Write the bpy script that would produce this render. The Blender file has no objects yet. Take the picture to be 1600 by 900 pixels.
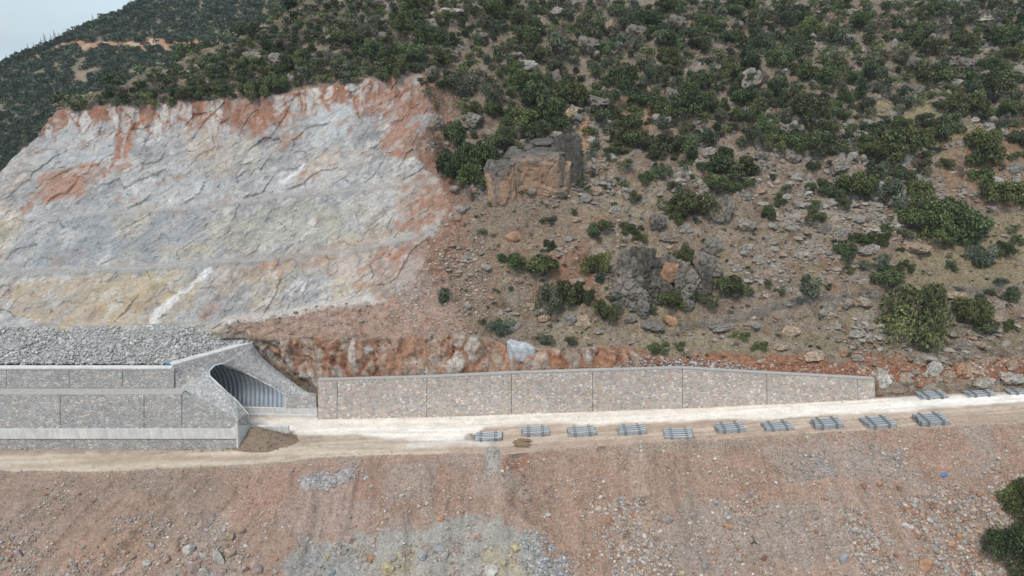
import bpy, math, random
import numpy as np
from mathutils import Vector, Matrix

# ------------------------------------------------------------------ camera, sky, sun
H = 61.6
PITCH = math.radians(20.0)
F = 1066.7
cp, sp = math.cos(PITCH), math.sin(PITCH)
scene = bpy.context.scene
cam_d = bpy.data.cameras.new("camera")
cam_d.sensor_width = 36.0
cam_d.lens = 24.0
cam_d.clip_start = 0.5
cam_d.clip_end = 6000
cam = bpy.data.objects.new("camera", cam_d)
scene.collection.objects.link(cam)
cam.location = (0, 0, H)
cam.rotation_euler = (math.radians(90) - PITCH, 0, 0)
scene.camera = cam

SUN_EL, SUN_AZ = 56.0, 205.0      # azimuth clockwise from +Y (towards which the sun stands)
world = bpy.data.worlds.new("World")
scene.world = world
world.use_nodes = True
wn, wl = world.node_tree.nodes, world.node_tree.links
wn.clear()
wo = wn.new('ShaderNodeOutputWorld')
bg = wn.new('ShaderNodeBackground')
sky = wn.new('ShaderNodeTexSky')
sky.sky_type = 'NISHITA'
sky.sun_disc = False
sky.sun_elevation = math.radians(SUN_EL)
sky.sun_rotation = math.radians(SUN_AZ)
sky.altitude = 600
sky.air_density = 1.0
sky.dust_density = 1.5
sky.ozone_density = 1.5
tc = wn.new('ShaderNodeTexCoord')
mp = wn.new('ShaderNodeMapping'); mp.inputs['Scale'].default_value = (2.2, 2.2, 6.0)
nz = wn.new('ShaderNodeTexNoise'); nz.inputs['Scale'].default_value = 1.6; nz.inputs['Detail'].default_value = 5
rmp = wn.new('ShaderNodeMapRange')
rmp.inputs['From Min'].default_value = 0.32; rmp.inputs['From Max'].default_value = 0.66
rmp.inputs['To Min'].default_value = 0.45; rmp.inputs['To Max'].default_value = 0.98
mix = wn.new('ShaderNodeMix'); mix.data_type = 'RGBA'
mix.inputs['B'].default_value = (6.1, 7.5, 8.6, 1)      # thin overcast cloud veil
wl.new(tc.outputs['Generated'], mp.inputs['Vector'])
wl.new(mp.outputs['Vector'], nz.inputs['Vector'])
wl.new(nz.outputs['Fac'], rmp.inputs['Value'])
wl.new(rmp.outputs['Result'], mix.inputs['Factor'])
wl.new(sky.outputs['Color'], mix.inputs['A'])
wl.new(mix.outputs['Result'], bg.inputs['Color'])
bg.inputs['Strength'].default_value = 0.09
wl.new(bg.outputs['Background'], wo.inputs['Surface'])

sun_d = bpy.data.lights.new("sun", 'SUN')
sun_d.energy = 2.2
sun_d.angle = math.radians(16)
sun_d.color = (1.0, 0.93, 0.84)
sun = bpy.data.objects.new("sun", sun_d)
scene.collection.objects.link(sun)
_e, _a = math.radians(SUN_EL), math.radians(SUN_AZ)
sdir = Vector((math.sin(_a) * math.cos(_e), math.cos(_a) * math.cos(_e), math.sin(_e)))
sun.rotation_euler = sdir.to_track_quat('Z', 'Y').to_euler()

scene.view_settings.view_transform = 'Standard'
scene.view_settings.look = 'None'
scene.view_settings.gamma = 1.0
scene.view_settings.use_curve_mapping = False
scene.view_settings.exposure = 0.40

# ------------------------------------------------------------------ helpers
C = scene.collection
rng = np.random.default_rng(7)
random.seed(7)

def ray(px, py):
    u = (np.asarray(px, float) - 800) / F
    v = (np.asarray(py, float) - 450) / F
    return u, cp - v * sp, -sp - v * cp

def at_z(px, py, z):
    a, b, c = ray(px, py); t = (np.asarray(z) - H) / c
    return np.stack([t * a, t * b, H + t * c], -1)

def at_y(px, py, y):
    a, b, c = ray(px, py); t = np.asarray(y) / b
    return np.stack([t * a, t * b, H + t * c], -1)

def at_slope(Q, px, py, deg):
    a, b, c = ray(px, py); ta = np.tan(np.radians(deg))
    t = (Q[..., 2] - H - ta * Q[..., 1]) / (c - ta * b)
    return np.stack([t * a, t * b, H + t * c], -1)

def project(P):
    x, y, z = P[..., 0], P[..., 1], P[..., 2] - H
    d = y * cp - z * sp
    dn = -y * sp - z * cp
    return 800 + F * x / d, 450 + F * dn / d, d

def hsh(ix, iy, iz, seed):
    h = (ix * 374761393 + iy * 668265263 + iz * 2147483647 + seed * 974634777) & 0xFFFFFFFF
    h = ((h ^ (h >> 13)) * 1274126177) & 0xFFFFFFFF
    h = ((h ^ (h >> 16)) * 2246822519) & 0xFFFFFFFF
    return ((h ^ (h >> 15)) & 0xFFFFFF).astype(np.float32) / 16777215.0

def vnoise(x, y, z, seed=0):
    x = np.asarray(x, np.float64); y = np.asarray(y, np.float64) + 0 * x; z = np.asarray(z, np.float64) + 0 * x
    fx, fy, fz = np.floor(x), np.floor(y), np.floor(z)
    ix, iy, iz = fx.astype(np.int64), fy.astype(np.int64), fz.astype(np.int64)
    tx, ty, tz = x - fx, y - fy, z - fz
    tx = tx * tx * (3 - 2 * tx); ty = ty * ty * (3 - 2 * ty); tz = tz * tz * (3 - 2 * tz)
    r = 0
    for dx in (0, 1):
        wx = tx if dx else 1 - tx
        for dy in (0, 1):
            wy = ty if dy else 1 - ty
            for dz in (0, 1):
                wz = tz if dz else 1 - tz
                r = r + wx * wy * wz * hsh(ix + dx, iy + dy, iz + dz, seed)
    return r * 2 - 1

def fbm(x, y, z, octv=4, seed=0, gain=0.5):
    s, a, n = 0, 1.0, 0.0
    for o in range(octv):
        k = 2.03 ** o
        s = s + a * vnoise(x * k, y * k, z * k, seed + o * 17)
        n += a; a *= gain
    return s / n

def ridged(x, y, z, octv=4, seed=0):
    s, a, n = 0, 1.0, 0.0
    for o in range(octv):
        k = 2.1 ** o
        s = s + a * (1 - np.abs(vnoise(x * k, y * k, z * k, seed + o * 31)) * 2)
        n += a; a *= 0.5
    return s / n

def worley(x, y, seed=0):
    """2-D cells: returns nearest distance, gap to the second, a hash of the cell"""
    fx, fy = np.floor(x).astype(np.int64), np.floor(y).astype(np.int64)
    d1 = np.full(x.shape, 9.0); d2 = np.full(x.shape, 9.0); idh = np.zeros(x.shape)
    for dx in (-1, 0, 1):
        for dy in (-1, 0, 1):
            cx, cy = fx + dx, fy + dy
            jx = hsh(cx, cy, cx * 0 + 3, seed); jy = hsh(cx, cy, cx * 0 + 5, seed)
            d = np.hypot(cx + jx - x, cy + jy - y)
            hh = hsh(cx, cy, cx * 0 + 9, seed)
            n = d < d1
            d2 = np.where(n, d1, np.minimum(d2, d))
            idh = np.where(n, hh, idh)
            d1 = np.where(n, d, d1)
    return d1, d2 - d1, idh

def facets(x, y, seed=0, tilt=1.0):
    """fractured rock: every cell is a plane with its own tilt and height"""
    fx, fy = np.floor(x).astype(np.int64), np.floor(y).astype(np.int64)
    d1 = np.full(x.shape, 9.0); d2 = np.full(x.shape, 9.0); h = np.zeros(x.shape); idh = np.zeros(x.shape)
    for dx in (-1, 0, 1):
        for dy in (-1, 0, 1):
            cx, cy = fx + dx, fy + dy
            jx = hsh(cx, cy, cx * 0 + 3, seed); jy = hsh(cx, cy, cx * 0 + 5, seed)
            ox, oy = x - cx - jx, y - cy - jy
            d = np.abs(ox) * .6 + np.abs(oy) * .6 + .4 * np.hypot(ox, oy)
            a = hsh(cx, cy, cx * 0 + 11, seed) - .5; b = hsh(cx, cy, cx * 0 + 12, seed) - .5; c = hsh(cx, cy, cx * 0 + 13, seed) - .5
            hh = tilt * 2 * (a * ox + b * oy) + c * .6
            n = d < d1
            d2 = np.where(n, d1, np.minimum(d2, d)); h = np.where(n, hh, h); idh = np.where(n, c + .5, idh); d1 = np.where(n, d, d1)
    return h, d2 - d1, idh

def sstep(a, b, x):
    t = np.clip((x - a) / (b - a), 0, 1)
    return t * t * (3 - 2 * t)

def in_poly(px, py, pts):
    ins = np.zeros(px.shape, bool)
    n = len(pts)
    for i in range(n):
        x0, y0 = pts[i]; x1, y1 = pts[(i + 1) % n]
        if y0 == y1: continue
        c = ((y0 > py) != (y1 > py)) & (px < (x1 - x0) * (py - y0) / (y1 - y0) + x0)
        ins ^= c
    return ins

def seg_dist(px, py, pts, closed=True):
    d = np.full(px.shape, 1e9)
    n = len(pts)
    for i in range(n if closed else n - 1):
        x0, y0 = pts[i]; x1, y1 = pts[(i + 1) % n]
        ex, ey = x1 - x0, y1 - y0
        t = np.clip(((px - x0) * ex + (py - y0) * ey) / (ex * ex + ey * ey + 1e-9), 0, 1)
        d = np.minimum(d, np.hypot(px - x0 - t * ex, py - y0 - t * ey))
    return d

def poly_mask(px, py, pts, feather=6):
    """1 inside, 0 outside, soft edge"""
    xs = [p[0] for p in pts]; ys = [p[1] for p in pts]
    out = np.zeros(px.shape)
    b = (px > min(xs) - feather) & (px < max(xs) + feather) & (py > min(ys) - feather) & (py < max(ys) + feather)
    if not b.any(): return out
    qx, qy = px[b], py[b]
    d = seg_dist(qx, qy, pts)
    s = np.where(in_poly(qx, qy, pts), d, -d)
    out[b] = sstep(-feather, feather, s)
    return out

def line_mask(px, py, pts, width, feather=4):
    xs = [p[0] for p in pts]; ys = [p[1] for p in pts]
    m = width + feather
    out = np.zeros(px.shape)
    b = (px > min(xs) - m) & (px < max(xs) + m) & (py > min(ys) - m) & (py < max(ys) + m)
    if not b.any(): return out
    out[b] = 1 - sstep(width - feather, width + feather, seg_dist(px[b], py[b], pts, False))
    return out

def mesh_np(name, V, Fc, smooth=False):
    """V (n,3); Fc (m,k) int array"""
    me = bpy.data.meshes.new(name)
    V = np.ascontiguousarray(V, np.float32); Fc = np.ascontiguousarray(Fc, np.int32)
    m, k = Fc.shape
    me.vertices.add(len(V)); me.vertices.foreach_set('co', V.ravel())
    me.loops.add(m * k); me.loops.foreach_set('vertex_index', Fc.ravel())
    me.polygons.add(m)
    me.polygons.foreach_set('loop_start', np.arange(0, m * k, k, dtype=np.int32))
    me.polygons.foreach_set('loop_total', np.full(m, k, np.int32))
    me.polygons.foreach_set('use_smooth', np.full(m, smooth, bool))
    me.update(calc_edges=True)
    return me

def add_col(me, col, name='pigment'):
    a = me.color_attributes.new(name, 'FLOAT_COLOR', 'POINT')
    c4 = np.ones((len(col), 4), np.float32); c4[:, :3] = col
    a.data.foreach_set('color', c4.ravel())

def add_f(me, val, name):
    a = me.attributes.new(name, 'FLOAT', 'POINT')
    a.data.foreach_set('value', np.ascontiguousarray(val, np.float32))

def tag(o, label=None, cat=None, group=None, kind=None):
    if label: o['label'] = label
    if cat: o['category'] = cat
    if group: o['group'] = group
    if kind: o['kind'] = kind
    return o

def link(name, me, mat=None, parent=None, loc=None):
    o = bpy.data.objects.new(name, me)
    C.objects.link(o)
    if mat and me and not me.materials: me.materials.append(mat)
    if parent: o.parent = parent
    if loc is not None: o.location = loc
    return o

def empty(name, loc, rz=0.0):
    o = bpy.data.objects.new(name, None)
    C.objects.link(o); o.location = loc; o.rotation_euler = (0, 0, rz); o.empty_display_size = 0.5
    return o

def pydata(name, verts, faces, smooth=False):
    me = bpy.data.meshes.new(name)
    me.from_pydata([tuple(map(float, v)) for v in verts], [], faces)
    if smooth:
        for p in me.polygons: p.use_smooth = True
    me.update()
    return me

def prism(front, off):
    """solid from a polygon (list of 3-D points) and an offset vector (thickness)"""
    n = len(front)
    f = [np.array(p, float) for p in front]; b = [p + np.array(off, float) for p in f]
    faces = [tuple(range(n)), tuple(range(2 * n - 1, n - 1, -1))]
    for i in range(n):
        j = (i + 1) % n
        faces.append((i, i + n, j + n, j))
    return f + b, faces

def fix_normals(me):
    import bmesh
    bm = bmesh.new(); bm.from_mesh(me)
    bmesh.ops.recalc_face_normals(bm, faces=bm.faces)
    bm.to_mesh(me); bm.free()
    return me

class MB:
    def __init__(s): s.v = []; s.f = []
    def add(s, v, f):
        n = len(s.v); s.v += [tuple(map(float, p)) for p in v]; s.f += [tuple(i + n for i in q) for q in f]; return s
    def prism(s, front, off): return s.add(*prism(front, off))
    def box(s, c, size, rz=0.0):
        x, y, z = [q / 2 for q in size]; cs, sn = math.cos(rz), math.sin(rz)
        v = [(c[0] + a * cs - b * sn, c[1] + a * sn + b * cs, c[2] + d)
             for a in (-x, x) for b in (-y, y) for d in (-z, z)]
        return s.add(v, [(0, 1, 3, 2), (4, 6, 7, 5), (0, 4, 5, 1), (2, 3, 7, 6), (0, 2, 6, 4), (1, 5, 7, 3)])
    def tube(s, pts, r, n=6):
        pts = [Vector(p) for p in pts]; rings = []
        rr = r if isinstance(r, (list, tuple)) else [r] * len(pts)
        for i, p in enumerate(pts):
            d = (pts[min(i + 1, len(pts) - 1)] - pts[max(i - 1, 0)]).normalized()
            a = d.orthogonal().normalized(); b = d.cross(a)
            rings.append([p + (a * math.cos(2 * math.pi * k / n) + b * math.sin(2 * math.pi * k / n)) * rr[i] for k in range(n)])
        v = [q for ring in rings for q in ring]; f = []
        for i in range(len(pts) - 1):
            for k in range(n):
                k2 = (k + 1) % n
                f.append((i * n + k, i * n + k2, (i + 1) * n + k2, (i + 1) * n + k))
        f.append(tuple(range(n - 1, -1, -1))); f.append(tuple(range((len(pts) - 1) * n, len(pts) * n)))
        return s.add(v, f)
    def mesh(s, name, smooth=False): return fix_normals(pydata(name, s.v, s.f, smooth))
    def build(s, name, mat, parent=None, smooth=False): return link(name, s.mesh(name, smooth), mat, parent)

# ------------------------------------------------------------------ materials
def nt(name):
    m = bpy.data.materials.new(name); m.use_nodes = True
    n, l = m.node_tree.nodes, m.node_tree.links
    b = n['Principled BSDF']; b.inputs['Roughness'].default_value = 0.9
    b.inputs['Specular IOR Level'].default_value = 0.15
    return m, n, l, b

def mul_noise(n, l, src, scale, lo, hi, detail=4, coord=None, mapping=None):
    """src colour x noise grey between lo and hi"""
    t = n.new('ShaderNodeTexNoise'); t.inputs['Scale'].default_value = scale; t.inputs['Detail'].default_value = detail
    t.inputs['Roughness'].default_value = 0.65
    v = coord
    if mapping:
        m = n.new('ShaderNodeMapping'); m.inputs['Scale'].default_value = mapping; l.new(v, m.inputs['Vector']); v = m.outputs['Vector']
    l.new(v, t.inputs['Vector'])
    r = n.new('ShaderNodeMapRange'); r.inputs['From Min'].default_value = 0.3; r.inputs['From Max'].default_value = 0.7
    r.inputs['To Min'].default_value = lo; r.inputs['To Max'].default_value = hi
    l.new(t.outputs['Fac'], r.inputs['Value'])
    vm = n.new('ShaderNodeVectorMath'); vm.operation = 'SCALE'
    l.new(src, vm.inputs[0]); l.new(r.outputs['Result'], vm.inputs['Scale'])
    return vm.outputs['Vector'], t

def mat_ground(name, fine=(0.72, 1.28), bump=0.5, bscale=2.2, bdist=0.25, grit=True, mid=None, strata=None):
    m, n, l, b = nt(name)
    at = n.new('ShaderNodeAttribute'); at.attribute_name = 'pigment'
    g = n.new('ShaderNodeNewGeometry')
    pos = g.outputs['Position']
    c, _ = mul_noise(n, l, at.outputs['Color'], 3.2, fine[0], fine[1], 6, pos)
    c, _ = mul_noise(n, l, c, 0.35, 0.88, 1.12, 3, pos)
    if mid: c, _ = mul_noise(n, l, c, 1.1, mid[0], mid[1], 9, pos)
    if strata:
        vr = n.new('ShaderNodeVectorRotate'); vr.rotation_type = 'Y_AXIS'; vr.inputs['Angle'].default_value = math.radians(32); l.new(pos, vr.inputs['Vector'])
        c, _ = mul_noise(n, l, c, 1.0, strata[0], strata[1], 9, vr.outputs['Vector'], (0.45, 0.8, 2.2))
    if grit:   # small stones lying in the soil, each with its own tone
        vo = n.new('ShaderNodeTexVoronoi'); vo.inputs['Scale'].default_value = 5.5; l.new(pos, vo.inputs['Vector'])
        ga = n.new('ShaderNodeAttribute'); ga.attribute_name = 'grit'
        sep = n.new('ShaderNodeSeparateColor'); l.new(vo.outputs['Color'], sep.inputs['Color'])
        mr = n.new('ShaderNodeMapRange'); mr.inputs['From Min'].default_value = 0.0; mr.inputs['From Max'].default_value = 1.0
        mr.inputs['To Min'].default_value = 0.62; mr.inputs['To Max'].default_value = 1.5
        l.new(sep.outputs['Red'], mr.inputs['Value'])
        s1 = n.new('ShaderNodeVectorMath'); s1.operation = 'SCALE'; l.new(c, s1.inputs[0]); l.new(mr.outputs['Result'], s1.inputs['Scale'])
        # greyish stone tint for some cells
        gt = n.new('ShaderNodeMath'); gt.operation = 'GREATER_THAN'; gt.inputs[1].default_value = 0.72; l.new(sep.outputs['Green'], gt.inputs[0])
        mx0 = n.new('ShaderNodeMix'); mx0.data_type = 'RGBA'; mx0.inputs['B'].default_value = (0.42, 0.38, 0.34, 1)
        f0 = n.new('ShaderNodeMath'); f0.operation = 'MULTIPLY'; f0.inputs[1].default_value = 0.55; l.new(gt.outputs[0], f0.inputs[0])
        l.new(f0.outputs[0], mx0.inputs['Factor']); l.new(s1.outputs['Vector'], mx0.inputs['A'])
        mx = n.new('ShaderNodeMix'); mx.data_type = 'RGBA'
        l.new(ga.outputs['Fac'], mx.inputs['Factor']); l.new(c, mx.inputs['A']); l.new(mx0.outputs['Result'], mx.inputs['B'])
        c = mx.outputs['Result']
    l.new(c, b.inputs['Base Color'])
    t2 = n.new('ShaderNodeTexNoise'); t2.inputs['Scale'].default_value = bscale; t2.inputs['Detail'].default_value = 7
    t2.inputs['Roughness'].default_value = 0.7; l.new(pos, t2.inputs['Vector'])
    bp = n.new('ShaderNodeBump'); bp.inputs['Strength'].default_value = bump; bp.inputs['Distance'].default_value = bdist
    l.new(t2.outputs['Fac'], bp.inputs['Height']); l.new(bp.outputs['Normal'], b.inputs['Normal'])
    return m

def mat_rock(name, objcol=True, attr=True, base=(1, 1, 1), bscale=2.0, streak=None):
    m, n, l, b = nt(name)
    tcn = n.new('ShaderNodeNewGeometry')
    pos = tcn.outputs['Position']
    if attr:
        at = n.new('ShaderNodeAttribute'); at.attribute_name = 'pigment'; c = at.outputs['Color']
    else:
        rgb = n.new('ShaderNodeRGB'); rgb.outputs[0].default_value = (*base, 1); c = rgb.outputs[0]
    if objcol:
        oi = n.new('ShaderNodeObjectInfo')
        vm = n.new('ShaderNodeVectorMath'); vm.operation = 'MULTIPLY'; l.new(c, vm.inputs[0]); l.new(oi.outputs['Color'], vm.inputs[1]); c = vm.outputs['Vector']
    c, _ = mul_noise(n, l, c, 1.6, 0.6, 1.35, 7, pos)
    c, _ = mul_noise(n, l, c, 7.0, 0.8, 1.2, 4, pos)
    l.new(c, b.inputs['Base Color'])
    t2 = n.new('ShaderNodeTexNoise'); t2.inputs['Scale'].default_value = bscale; t2.inputs['Detail'].default_value = 8
    t2.inputs['Roughness'].default_value = 0.72; l.new(pos, t2.inputs['Vector'])
    bp = n.new('ShaderNodeBump'); bp.inputs['Strength'].default_value = 0.7; bp.inputs['Distance'].default_value = 0.3
    l.new(t2.outputs['Fac'], bp.inputs['Height']); l.new(bp.outputs['Normal'], b.inputs['Normal'])
    return m

def mat_leaf(name, tint=(1, 1, 1), var=True):
    m, n, l, b = nt(name)
    b.inputs['Roughness'].default_value = 0.65
    b.inputs['Specular IOR Level'].default_value = 0.2
    at = n.new('ShaderNodeAttribute'); at.attribute_name = 'pigment'; c = at.outputs['Color']
    oi = n.new('ShaderNodeObjectInfo')
    vm = n.new('ShaderNodeVectorMath'); vm.operation = 'MULTIPLY'; l.new(c, vm.inputs[0]); l.new(oi.outputs['Color'], vm.inputs[1])
    l.new(vm.outputs['Vector'], b.inputs['Base Color'])
    return m

def mat_stonewall(name, cols, scale=2.6, mortar=(0.30, 0.29, 0.28), warm=None, flat_z=1.0):
    cols = [tuple(min(.8, q * 1.15) for q in c_) for c_ in cols]; mortar = tuple(q * 1.12 for q in mortar)
    """rubble masonry: irregular stones bedded in mortar"""
    m, n, l, b = nt(name)
    g = n.new('ShaderNodeNewGeometry')
    mp_ = n.new('ShaderNodeMapping'); mp_.inputs['Scale'].default_value = (1, 1, flat_z); l.new(g.outputs['Position'], mp_.inputs['Vector'])
    nz_ = n.new('ShaderNodeTexNoise'); nz_.inputs['Scale'].default_value = 1.3; nz_.inputs['Detail'].default_value = 2; l.new(mp_.outputs['Vector'], nz_.inputs['Vector'])
    mxv = n.new('ShaderNodeVectorMath'); mxv.operation = 'MULTIPLY_ADD'
    l.new(nz_.outputs['Color'], mxv.inputs[0]); mxv.inputs[1].default_value = (0.35,) * 3; l.new(mp_.outputs['Vector'], mxv.inputs[2])
    v1 = n.new('ShaderNodeTexVoronoi'); v1.inputs['Scale'].default_value = scale; l.new(mxv.outputs['Vector'], v1.inputs['Vector'])
    v2 = n.new('ShaderNodeTexVoronoi'); v2.feature = 'DISTANCE_TO_EDGE'; v2.inputs['Scale'].default_value = scale; l.new(mxv.outputs['Vector'], v2.inputs['Vector'])
    sep = n.new('ShaderNodeSeparateColor'); l.new(v1.outputs['Color'], sep.inputs['Color'])
    cr = n.new('ShaderNodeValToRGB'); cr.color_ramp.interpolation = 'CONSTANT'
    e = cr.color_ramp.elements
    e[0].position = 0; e[0].color = (*cols[0], 1)
    e[1].position = 1 / len(cols); e[1].color = (*cols[1], 1)
    for i in range(2, len(cols)):
        q = e.new(i / len(cols)); q.color = (*cols[i], 1)
    l.new(sep.outputs['Red'], cr.inputs['Fac'])
    c = cr.outputs['Color']
    # tone bands between casting stages
    c, _ = mul_noise(n, l, c, 0.22, 0.82, 1.14, 3, g.outputs['Position'], (0.5, 0.5, 2.4))
    c, _ = mul_noise(n, l, c, 9, 0.8, 1.2, 3, g.outputs['Position'])
    c, _ = mul_noise(n, l, c, 1.0, 0.84, 1.12, 5, g.outputs['Position'], (0.9, 0.9, 0.18))
    ed = n.new('ShaderNodeMapRange'); ed.inputs['From Min'].default_value = 0.03; ed.inputs['From Max'].default_value = 0.10
    l.new(v2.outputs['Distance'], ed.inputs['Value'])
    mx = n.new('ShaderNodeMix'); mx.data_type = 'RGBA'; mx.inputs['A'].default_value = (*mortar, 1)
    l.new(ed.outputs['Result'], mx.inputs['Factor']); l.new(c, mx.inputs['B'])
    l.new(mx.outputs['Result'], b.inputs['Base Color'])
    bp = n.new('ShaderNodeBump'); bp.inputs['Strength'].default_value = 0.6; bp.inputs['Distance'].default_value = 0.12
    mr2 = n.new('ShaderNodeMapRange'); mr2.inputs['From Max'].default_value = 0.22; l.new(v2.outputs['Distance'], mr2.inputs['Value'])
    l.new(mr2.outputs['Result'], bp.inputs['Height']); l.new(bp.outputs['Normal'], b.inputs['Normal'])
    return m

def mat_plain(name, base, rough=0.85, metal=0.0, noise=(0.8, 1.15), nscale=1.2, spec=0.2, bump=0.2, streaks=False):
    m, n, l, b = nt(name)
    b.inputs['Roughness'].default_value = rough; b.inputs['Metallic'].default_value = metal
    b.inputs['Specular IOR Level'].default_value = spec
    rgb = n.new('ShaderNodeRGB'); rgb.outputs[0].default_value = (*base, 1)
    g = n.new('ShaderNodeNewGeometry')
    c, t = mul_noise(n, l, rgb.outputs[0], nscale, noise[0], noise[1], 6, g.outputs['Position'])
    if streaks: c, _ = mul_noise(n, l, c, 1.0, 0.8, 1.12, 4, g.outputs['Position'], (2.5, 2.5, 0.25))
    l.new(c, b.inputs['Base Color'])
    bp = n.new('ShaderNodeBump'); bp.inputs['Strength'].default_value = bump; bp.inputs['Distance'].default_value = 0.05
    t3 = n.new('ShaderNodeTexNoise'); t3.inputs['Scale'].default_value = 8; t3.inputs['Detail'].default_value = 5
    l.new(g.outputs['Position'], t3.inputs['Vector'])
    l.new(t3.outputs['Fac'], bp.inputs['Height']); l.new(bp.outputs['Normal'], b.inputs['Normal'])
    return m

M_hill = mat_ground('hillside_ground', fine=(0.6, 1.4), bump=0.9, bscale=1.6, bdist=0.5, mid=(0.68, 1.32))
M_quarry = mat_ground('quarry_rock', fine=(0.80, 1.20), bump=0.6, bscale=1.6, bdist=0.4, strata=(0.84, 1.16), mid=(0.9, 1.1))
M_slope = mat_ground('spoil_ground', fine=(0.66, 1.36), bump=0.7, bscale=2.4, bdist=0.3, mid=(0.82, 1.18))
M_road = mat_ground('road_dust', fine=(0.86, 1.13), bump=0.4, bscale=2.5, bdist=0.15, grit=True, mid=(0.9, 1.1))
M_mtn = mat_ground('mountain_ground', bump=0.4)
M_boulder = mat_rock('boulder_rock')
M_stone = mat_rock('loose_stone', objcol=False)
M_leaf = mat_leaf('leaves')
M_bark = mat_plain('bark', (0.09, 0.07, 0.055), 0.9)
# ------------------------------------------------------------------ the terrain: one swept surface, split into its named pieces
def L(pts, x): 
    return np.interp(x, [p[0] for p in pts], [p[1] for p in pts])
CX = np.arange(-300, 1921, 2.0)
nC = len(CX)
def wob(amp, sc, seed): return amp * fbm(CX / sc, 0 * CX + seed * 3.7, 0 * CX, 4, seed)

def road_z(px): return L([(763, 0), (1060, 1.6), (1453, 4.6), (1700, 6.2), (1920, 7.5)], px)

y_edge = L([(-300, 738), (0, 736), (200, 735), (300, 729), (400, 723), (500, 714), (600, 710), (700, 708), (760, 708), (800, 709),
            (850, 703), (900, 699), (1000, 691), (1100, 686), (1200, 680), (1300, 673), (1400, 668), (1500, 665), (1600, 661), (1920, 650)], CX) + wob(2.5, 60, 1)
y_base = L([(-300, 640), (380, 640), (480, 645), (500, 652), (667, 649), (799, 644), (926, 640), (1066, 635), (1198, 629), (1367, 621), (1450, 616), (1600, 611), (1920, 600)], CX)
y_wtop = L([(500, 597), (667, 592), (799, 585), (926, 581), (1066, 577), (1198, 585), (1367, 594), (1440, 598), (1600, 592), (1920, 580)], CX)
y_red = L([(380, 532), (450, 528), (560, 530), (640, 522), (700, 520), (760, 528), (850, 545), (930, 542), (1000, 552), (1100, 568), (1250, 574), (1350, 577), (1450, 584), (1600, 566), (1920, 540)], CX) + wob(5, 45, 2)
y_rlo = L([(-300, 510), (0, 510), (340, 503), (400, 497), (500, 485), (590, 471), (640, 458), (700, 464), (800, 472), (1000, 500), (1300, 525), (1450, 528), (1600, 512), (1920, 480)], CX)
y_rup = L([(-300, 506), (340, 499), (400, 492), (500, 479), (590, 464), (640, 448), (700, 444), (800, 452), (1000, 480), (1300, 500), (1600, 490), (1920, 460)], CX)
y_b2l = L([(-300, 442), (0, 431), (200, 423), (340, 413), (450, 404), (560, 394), (650, 374), (700, 362), (850, 370), (1600, 400)], CX) + wob(1.5, 50, 3)
y_b2u = y_b2l - L([(0, 9), (560, 8), (690, 9), (850, 20), (1600, 20)], CX)
y_b3l = L([(-300, 360), (0, 345), (200, 334), (330, 323), (450, 308), (550, 300), (620, 290), (700, 289), (850, 300), (1600, 300)], CX) + wob(1.5, 50, 4)
y_b3u = y_b3l - L([(0, 6), (600, 7), (850, 10), (1600, 10)], CX)
y_b4l = L([(-300, 300), (0, 278), (100, 263), (200, 252), (300, 250), (400, 246), (500, 236), (600, 240), (700, 225), (1600, 220)], CX) + wob(4, 60, 5)
y_b4u = y_b4l - L([(0, 2), (200, 2), (600, 2), (800, 7), (1600, 10)], CX)
y_rim = L([(-300, 190), (90, 180), (200, 172), (300, 165), (400, 156), (480, 141), (560, 131), (600, 126), (660, 121), (900, 120), (1600, 110)], CX) + wob(6, 40, 6)
y_sil = L([(-300, 520), (-100, 345), (0, 277), (30, 243), (62, 215), (90, 176), (100, 162), (170, 142), (230, 118), (300, 92), (350, 72), (440, 24), (500, -10), (600, -70), (700, -150), (1920, -150)], CX)
y_sil = y_sil + 3 * fbm(CX / 25, 0 * CX, 0 * CX, 3, 9) * (CX < 650)

sl = lambda pts: L(pts, CX)
z0 = road_z(CX)
P_edge = at_z(CX, y_edge, z0)
P_bot = at_slope(P_edge, CX, np.full(nC, 1010.0), sl([(0, 36), (600, 33), (1600, 33)]))
dn = P_edge - P_bot; dn /= np.linalg.norm(dn, axis=1)[:, None]
P_low = P_bot - dn * 35
P_base = at_slope(P_edge, CX, y_base, np.full(nC, 0.8))
P_wt = at_slope(P_base, CX, y_wtop, sl([(500, 80), (1367, 80), (1440, 42), (1600, 40), (1920, 38)]))
P_rd = at_slope(P_wt + np.array([0, 0.8, 0]) * ((CX > 500) & (CX < 1370))[:, None], CX, y_red, sl([(500, 58), (900, 55), (1050, 40), (1200, 36), (1920, 36)]))
# behind the stone embankment on the left: rises hidden, then meets the top of the rockfill bank
bankA = at_z(CX, np.full(nC, 572.0), 11.5)
bankT = at_slope(bankA, CX, L([(-300, 517), (0, 514), (200, 511), (300, 508), (350, 503), (420, 497)], CX), 21.0)
w = sstep(500, 400, CX)[:, None]
P_base = P_base * 1.0
P_base[CX < 500] = at_z(CX, y_base, 0.0 * CX)[CX < 500]
_k = (CX >= 392) & (CX < 505); P_base[_k, 1] += (3.5 * sstep(505, 470, CX))[_k]; P_base[CX < 392, 1] = 112.0
m_ = CX < 392
P_base[m_, 0] = (CX[m_] - 800) / F * 125
hid = P_base + np.array([0, 1.5, 6.0])
P_wt = np.where((CX < 498)[:, None], P_base + np.array([0, 0.7, 5.0]), P_wt)
rd_left = bankT + np.array([0, -2.0, -2.4])
P_wt[CX < 392] = P_base[CX < 392] + np.array([0, 0.4, 2])
P_rd_l = at_slope(at_z(CX, L([(380, 545), (400, 560), (440, 590), (490, 612), (500, 625)], CX), L([(380, 11), (400, 10), (490, 4)], CX)) + np.array([0, 2.0, 0]), CX, y_red, 57)
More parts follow.
